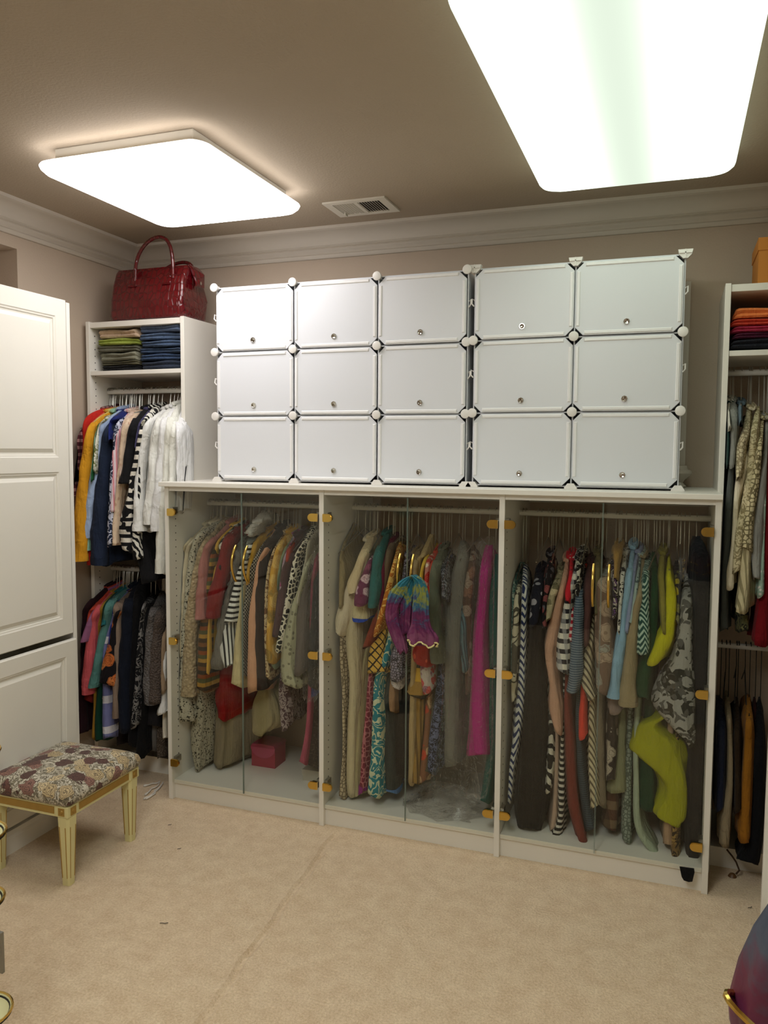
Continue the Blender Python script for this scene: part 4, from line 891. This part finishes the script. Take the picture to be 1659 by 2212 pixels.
('H','blouse','cream blouse with lace sleeve',F('lattice','bfb394','8a7d62',s=70),'470,1470,14 442,1700,42 395,1850,56 382,2000,44 370,2110,24',0,-.01),
('H','blouse','ivory satin blouse with wide cuff',F('satin','c9bfa6'),'480,1480,10 430,1900,40 395,2100,60 352,2300,36 332,2700,36 305,2900,46 300,3040,46',0,.01),
('H','dress','cream embroidered lace dress',F('scroll','c4b894','8f8260',s=30),'545,1490,14 512,1700,42 482,2000,50 442,2300,58 375,2600,50 352,2900,48',0),
('H','cardigan','cream crochet cardigan',F('lattice','c2b590','6f6448',s=60),'585,1560,14 562,1800,28 522,2100,50 455,2500,58 445,2720,58',0,-.01),
('H','shawl','cream shawl with long knotted fringe',F('vstripe','bfb38e','8a8060',s=60),'590,1580,8 500,2300,30 435,2800,58 422,3000,66 395,3240,72',0,-.02),
('H','blouse','pale grey flowing blouse',F('solid','8f8e88'),'620,1560,12 602,1950,32 545,2400,72 515,2600,82 530,2980,42',0,.01),
('H','dress','mint dress with pearl hem',F('dots','8fa898','c9c9c0',s=70),'612,1600,8 605,2100,18 585,2700,20 566,3110,40',0,.02),
('H','dress','crimson red dress',F('solid','6e0d16'),'640,1600,10 640,1900,24 625,2600,44 605,3000,52 565,3520,95',0,.03),
('H','blouse','olive and black camouflage blouse hem',F('blotch','4f4e30','1a1a14','6e6a44',s=26),'450,1600,8 440,2900,40 432,3200,50 430,3420,52',0,.04),
# ---- right tower, lower rod
('I','trousers','dark navy trousers',F('satin','1c2236'),'170,30,8 180,200,40 176,500,42 166,790,36',0),
('I','trousers','beige trousers',F('solid','85775e'),'225,20,8 232,150,20 238,300,26 240,600,30 212,850,48 202,1010,46',0),
('I','trousers','dark brown trousers',F('solid','2b1f12'),'285,30,8 288,250,26 290,500,28 290,800,30',0),
('I','trousers','mustard brown trousers',F('solid','8a5a18'),'365,20,8 366,180,30 362,350,42 350,600,46 336,985,54',0),
('I','trousers','black trousers beside the end panel',F('solid','0d0d10'),'440,30,8 436,300,40 425,700,46 400,1000,60 345,1140,90',0,.02),
('I','trousers','dark maroon trousers',F('solid','2a100e'),'405,30,8 410,300,30 412,700,34 410,950,34',0,.04),
]
for g in G:
    sec, nm, lab, mat, pts, sl = g[:6]; dy = g[6] if len(g) > 6 else 0.0
    garm(sec, nm, lab, mat, pts, sl, dy)
for sec, xs in (('A', (290, 330, 520, 560, 610, 690, 780, 1000)), ('C', (520, 590, 650, 870, 900, 950, 1140, 1170, 1280, 1450)), ('E', (330, 400, 560, 650, 730, 860, 1220, 1400)), ('G', (380, 460, 660, 900, 1180, 1330)), ('I', (190, 260, 320))):
    ox, oy, s, xa, xb, wh = SEC[sec]; Yr, Zr = ROD[sec]
    for x in xs:
        p = onY(ox+x/s, oy+300/s, Yr); N = Vector((min(max(p.x, xa+.02), xb-.02), Yr, Zr-.085-random.random()*.03)); hanger(sec, N, (random.uniform(-.04, .01), -.19, -.085))

# blue hem bands (parts of their garments) and pale cuff
def band(parent_label, z0, z1, mat, name):
    for o in C.objects:
        if o.get('label', '').startswith(parent_label):
            b = [c for c in o.children if c.name.startswith('body')][0]; vs = [v.co for v in b.data.vertices]
            n = 44 if len(vs) % 44 == 0 and len(vs) % 30 else (30 if len(vs) % 30 == 0 else 44)
            last, prev = vs[-n:], vs[-2*n:-n]; pc = Vector(o['_o']); c = sum((v for v in last), Vector())/n
            up = [a.lerp(q, z1) for a, q in zip(last, prev)]
            m = MB(); f = lambda L: [tuple(Vector((c.x+(v.x-c.x)*1.05, c.y+(v.y-c.y)*1.015, v.z-.002)) + pc) for v in L]
            m.rings([f(last), f(up)]); m.build(name, mat, o, True)
band('cream blouse with bright blue hem', 0, 1.0, F('solid', '1f3f9a'), 'hem_band')
band('charcoal green trousers with blue cuff', 0, .7, F('solid', '3f6a9a'), 'hem_band')
band('crimson print dress with purple hem', 0, 1.5, F('solid', '7a1c68'), 'hem_band')

# ------------------------------------------------------------------ cloth and film shaped by traced sections, in front of the rods
def traced(Y, sec, pts, depth, n=28, rip=.12, k1=7, k2=13):
    ox, oy, s = SEC[sec][:3]; P = [[float(q) for q in p.split(',')] for p in pts.split()]; rr = []; ph = random.random()*6
    Q = catmull([[ox+p[0]/s, oy+p[1]/s, p[2]/s] for p in P], 6)
    for i, (px, py, h) in enumerate(Q):
        c = onY(px, py, Y); hw = abs(onY(px+h, py, Y).x - c.x); v = i/(len(Q)-1)
        rr.append([(c.x + hw*math.cos(a)*(1+.4*rip*math.sin(k1*a+ph)), Y + depth*math.sin(a)*(1 + rip*math.sin(k1*a+ph+v*2) + rip*.8*math.sin(k2*a-ph)), c.z + (.01*math.sin(5*a+ph) if i == len(Q)-1 else 0)) for a in [2*math.pi*k/n for k in range(n)]])
    return MB().rings(rr), rr
sc_ = thing('scarf', 'pleated turquoise and magenta tie-dye scarf knotted on a gold handle', 'scarf', onY(890, 1250, 2.975))
m_td = F('tiedye', '7c4460', '6c2c50', '5c284c', '35607c', '8a8c34', '2a6878', '2f7078', '6d7c3a', '3a6474', s=2.5)
for i, (nm, Y, pts) in enumerate((('fold', 2.972, '815,780,14 760,830,50 690,930,70 640,1060,54 645,1180,58 690,1320,58 730,1440,42'), ('fold', 2.962, '825,780,16 870,830,42 890,950,64 885,1100,70 890,1220,84 905,1310,130 905,1375,125'), ('fold', 2.985, '815,790,10 790,900,50 770,1000,56 760,1150,50 760,1290,52'))):
    m, rr = traced(Y, 'E', pts, .022, 44, .22, 11, 19); f = m.build(nm, m_td, sc_, 'all')
    if i == 1: MB().tube(rr[-1] + [rr[-1][0]], .0035, 6).build('hem_trim', F('solid', 'd8c48a'), f, True)
m, rr = traced(3.075, 'E', '1380,480,40 1300,560,110 1260,700,140 1230,1000,150 1210,1400,130 1200,1900,120 1190,2300,150 1180,2620,200 1150,2780,190', .02, 40, .3, 6, 11)
tag(m.build('garment_bag', m_film, None, 'all', origin=onY(1000, 1500, 3.08)), 'crumpled clear plastic garment bag over the silver grey dress', 'garment bag', 'clear plastic garment bags')
m, rr = traced(3.07, 'E', '1500,440,30 1450,560,80 1440,900,90 1420,1500,100 1400,2000,120 1380,2400,130 1350,2700,110', .02, 40, .3, 5, 9)
tag(m.build('garment_bag', m_film, None, 'all', origin=onY(1040, 1500, 3.075)), 'clear plastic garment bag over the magenta pink dress', 'garment bag', 'clear plastic garment bags')
m, rr = traced(3.09, 'C', '1500,640,10 1480,900,50 1470,1300,60 1450,1900,70 1440,2100,60', .018, 32, .3, 5, 9)
tag(m.build('garment_bag', m_film, None, 'all', origin=onY(680, 1400, 3.08)), 'clear plastic garment bag in the stool-side glass cabinet', 'garment bag', 'clear plastic garment bags')
# crumpled film on the shelf
m = MB(); rr = []
for i in range(9):
    a = math.pi*i/16; rr.append([(-.86 + .16*math.cos(b)*math.cos(a)*(1+.25*math.sin(5*b+i*2)), 3.16 + .09*math.sin(b)*math.cos(a)*(1+.2*math.sin(7*b+i)), .0915 + .10*math.sin(a)*(1+.25*math.sin(3*b+i))) for b in [2*math.pi*k/28 for k in range(28)]])
m.rings(rr); tag(m.build('plastic_film', m_film, None, 'all', origin=(-.86, 3.16, .091)), 'heap of crumpled clear plastic on the scarf-handle glass cabinet floor', 'plastic film')

# boxes on the cabinet floor
m_pink = plain('pink_card', '9c2440', .6); m_card = plain('grey_white_card', 'b5b0a2', .7)
q = onY(340+870/4.366, 1380+1200/4.366, 3.36)
pb = thing('gift_box', 'pink box with curved lid flap on the stool-side glass cabinet floor', 'box', (-1.80, 3.36, .0905))
MB().prism([(-1.86, 3.31, .0907), (-1.735, 3.31, .0907), (-1.735, 3.31, .185), (-1.86, 3.31, .185)], (0, .11, 0)).build('body', m_pink, pb)
MB().prism([(-1.862, 3.305, .186)] + [(-1.7975-.0645*math.cos(math.pi*k/12), 3.305, .186-.05*math.sin(math.pi*k/12)) for k in range(13)] , (0, .004, 0)).build('lid_flap', plain('pink_card_light', 'a83a5c', .5), pb)
MB().prism([(-1.863, 3.306, .186), (-1.732, 3.306, .186), (-1.74, 3.306, .2), (-1.8, 3.306, .204), (-1.855, 3.306, .2)], (0, .118, 0)).build('lid', plain('pink_card_mid', '94284a', .6), pb)
sb = thing('shoe_box', 'flat grey white shoe box by the stool-side cabinet partition', 'box', (-1.46, 3.33, .0905))
B('body', m_card, sb, -1.555, -1.385, 3.24, 3.44, .0907, .125); B('lid', m_card, sb, -1.558, -1.382, 3.237, 3.443, .117, .143, bev=.001)
# black cloth corner escaping under the right glass door
m = MB(); m.prism([onY(1070+x/3.318, 1460+y/3.318, 3.008) for x, y in ((1320, 1370), (1425, 1385), (1428, 1410), (1412, 1476), (1385, 1478), (1350, 1466), (1335, 1440))], (0, .006, 0))
tag(m.build('scarf', F('solid', '0c0c0d'), None, origin=onY(1483, 1885, 3.01)), 'black cloth corner poking out below the vase-side glass door', 'scarf')

# ------------------------------------------------------------------ small things on the floor
tx = thing('tassel_cord', 'white tasselled cords lying on the carpet below the red bag tower', 'cord', onZ(333, 1700, .003))
def fl(px, py, z=.006): return onZ(px, py, z)
for i, pts in enumerate((((345, 1688), (338, 1692), (330, 1692), (322, 1695), (314, 1697)), ((345, 1688), (341, 1697), (332, 1702), (328, 1703), (322, 1710), (316, 1715)), ((352, 1690), (346, 1700), (338, 1708), (333, 1712), (324, 1719), (315, 1724)), ((352, 1692), (342, 1703), (334, 1708), (335, 1714), (322, 1722)))):
    P = [list(fl(x, y)) for x, y in pts]; m = MB(); m.tube([Vector(p) for p in catmull(P, 4)], .003, 6); c = m.build('cord', plain('white_cord_%d' % i, 'd6d0c6', .9), tx, True)
    a, b = Vector(P[-2]), Vector(P[-1]); MB().tube([a.lerp(b, .4), b, b + (b-a)*.5], [.003, .006, .004], 7).build('tassel', plain('white_tassel_%d' % i, 'dcd6cc', .9), c, True)
og = thing('hanging_charm', 'brown carved charm dangling near the floor under the orange box', 'charm', onY(1585, 1850, 3.2))
p = onY(1590, 1862, 3.2); m = MB(); m.tube([onY(1570, 1835, 3.2), onY(1582, 1850, 3.2), p, onY(1597, 1880, 3.2), onY(1590, 1888, 3.2)], .0035, 6); m.build('strap', plain('brown_strap', '3f2a16', .7), og, True)
m = MB(); m.lathe([(.002, -.014), (.012, -.010), (.016, 0), (.010, .010), (.002, .014)], onY(1582, 1893, 3.2), 12); m.build('pendant', plain('brown_wood', '5c3c1a', .5), og, True)
for i, (x, y, r) in enumerate(((345, 1995, 8), (363, 1783, 3), (1616, 1962, 4), (1605, 2065, 6), (383, 1835, 3))):
    c = onZ(x, y, .003); m = MB(); m.tube([c + Vector((.003*k*r*.35, .004*k*(1 if k % 2 else .6), .0015)) for k in range(4)], .0012, 5)
    tag(m.build('lint_thread', m_dark, None, origin=c), 'tiny dark scrap of thread lying on the beige carpet', 'lint', 'lint on the carpet')

# ------------------------------------------------------------------ tiered trinket stand at the left
m_ivory = plain('ivory_enamel', 'd3cf9e', .35); m_pole = plain('grey_metal', '8d8b84', .4, .8); m_teal = plain('teal_porcelain', '4f9a93', .25)
SX, SY = -1.534, 1.40
sd = thing('trinket_stand', 'tall metal stand with gold rimmed ivory dishes beside the stool', 'stand', (SX-.01, SY, 0))
MB().tube([(SX-.01, SY, 0.0), (SX-.01, SY, 1.23)], .009, 10).build('pole', m_pole, sd, True)
MB().lathe([(.11, 0.001), (.11, .012), (.06, .022), (.012, .03)], (SX-.01, SY, 0), 24).build('foot', m_pole, sd, True)
B('side_plate', m_pole, sd, SX+.062, SX+.078, SY-.004, SY+.004, .36, .46)
for (py, r) in ((1357, .061), (1492, .056), (1640, .062), (1818, .070), (1962, .062), (2205, .072)):
    z = onY(8, py, SY).z
    dsh = MB().lathe([(.010, -.02), (.02, -.022), (r*.6, -.020), (r*.93, -.006), (r, .004), (r*.985, .007), (r*.9, -.002), (r*.55, -.014), (.01, -.016)], (SX, SY, z), 32).build('dish', m_ivory, sd, True)
    MB().tube([(SX+r*math.cos(a), SY+r*math.sin(a), z+.004) for a in [2*math.pi*k/32 for k in range(33)]], .0032, 6).build('gold_rim', m_gold, dsh, True)
    MB().tube([(SX+(r-.004)*math.cos(a), SY+(r-.004)*math.sin(a), z-.003) for a in [2*math.pi*k/32 for k in range(33)]], .0042, 6).build('black_rim', m_blackwire, dsh, True)
rz = onY(8, 1357, SY).z
rs = thing('porcelain_rose', 'teal porcelain rose on the topmost ivory dish', 'ornament', (SX, SY, rz-.01))
for (r, h, z, nn, o_) in ((.058, .05, 0, 6, 0), (.045, .06, .008, 5, .5), (.03, .06, .014, 4, .2), (.016, .055, .02, 3, .7)):
    for k in range(nn):
        a0 = 2*math.pi*k/nn + o_; m = MB(); rr = []
        for i in range(6):
            v = i/5; wv = .75*math.sin(math.pi*(.18+.75*v)); R_ = r*(.55+.45*math.sin(v*1.9)); 
            rr.append([(SX+(R_-.001*s)*math.cos(a0+wv*(j/6-.5)*2*1.25), SY+(R_-.001*s)*math.sin(a0+wv*(j/6-.5)*2*1.25), rz-.008+z+h*v-.004*abs(j-3)*v) for s, js in ((0, range(7)), (2, range(6, -1, -1))) for j in js])
        m.rings(rr); m.build('petal', m_teal, rs, 'all')

# ------------------------------------------------------------------ unseen chest of drawers along the left wall, added for the glass to reflect
ch = thing('drawer_chest', 'unseen tall white chest of drawers behind the trinket stand', 'chest of drawers', (-2.56, .5, 0))
B('carcass', m_white, ch, XL+.002, -2.44, -.6, 1.445, 0, 1.9)
for j in range(8):
    for (ya, yb) in ((-.59, .42), (.43, 1.435)):
        f = B('drawer', m_door, ch, -2.44, -2.42, ya, yb, .06+j*.228, .275+j*.228, bev=.003)
        MB().lathe([(.004, 0), (.012, .016), (.009, .022), (.002, .024)], (-2.42, (ya+yb)/2, .17+j*.228), 12, 'x').build('knob', m_gold, f, True)
# ------------------------------------------------------------------ dresser and gown-shaped vase at the right
dr = thing('dresser', 'white dresser below the gown shaped vase', 'dresser', (.40, .55, 0))
B('carcass', m_white, dr, .07, .735, .02, 1.06, 0, .83); B('top', m_white, dr, .055, .738, .0, 1.075, .83, .855, bev=.003)
for j in range(4):
    f = B('drawer', m_door, dr, .058, .07, .04, 1.04, .04+j*.197, .225+j*.197, bev=.002)
    for y in (.3, .78): MB().lathe([(.004, 0), (.012, -.016), (.009, -.022), (.002, -.024)], (.058, y, .135+j*.197), 12, 'x').build('knob', m_gold, f, True)
t = NT('iridescent_glaze'); co = t.co(); sep = t.n('ShaderNodeSeparateXYZ'); t.l(co, sep.inputs[0])
nf = t.noise(co, 14, 4, .6, 1.2); g_ = t.math('ADD', t.math('MULTIPLY', sep.outputs[2], 3.4), t.math('MULTIPLY', nf, .55))
col = t.ramp(g_, [(.0, srgb('6d6478')), (.34, srgb('3c4250')), (.52, srgb('5c2440')), (.70, srgb('571a30')), (.86, srgb('3f434e')), (1, srgb('333a46'))], 'LINEAR')
t.bsdf(col, .5, 0, t.bump(t.noise(co, 40, 3), .3, .004)); m_irid = t.m
VX, VY, VZ = .195, 1.0, .855
vs_ = thing('vase', 'gown shaped dark blue and burgundy vase with gold trimmed ruffles', 'vase', (VX, VY, VZ))
rr = []; prf = ((0.0, .075), (.03, .088), (.06, .098), (.085, .100), (.10, .098), (.14, .093), (.185, .082), (.215, .070), (.25, .054), (.28, .040), (.30, .032), (.33, .034), (.37, .046), (.385, .040))
for (z, r) in prf:
    k = max(0, 1-z/.3); rr.append([(VX + r*(1+.13*min(1, k*1.6)*math.sin(6*a+1)+.09*min(1, k*1.6)*math.sin(11*a))*math.cos(a), VY + r*(1+.13*min(1, k*1.6)*math.sin(6*a+1)+.09*min(1, k*1.6)*math.sin(11*a))*math.sin(a), VZ+.0005+z) for a in [2*math.pi*j/60 for j in range(60)]])
vb = MB().rings(rr).build('body', m_irid, vs_, 'all')
for lo, hi, base in ((.02, .06, .100), (.055, .108, .101)):
    rf = []; edge = []
    for v in range(6):
        u = v/5; ring = []
        for j in range(72):
            a = 2*math.pi*j/72; wv = math.sin(6*a+(0.4 if lo else 2.2)); r = .085 + (base-.085)*u + .018*u*u*wv; z = VZ + lo + (hi-lo)*u*(.75+.25*wv) + .002
            ring.append((VX+r*math.cos(a), VY+r*math.sin(a), z))
        rf.append(ring); 
    edge = rf[-1]; MB().rings(rf, False, False).build('ruffle', m_irid, vb, 'all')
    MB().tube(edge+[edge[0]], .004, 6).build('gold_edge', m_gold, vb, True)

for o in bpy.data.objects:
    if '_o' in o.keys(): del o['_o']
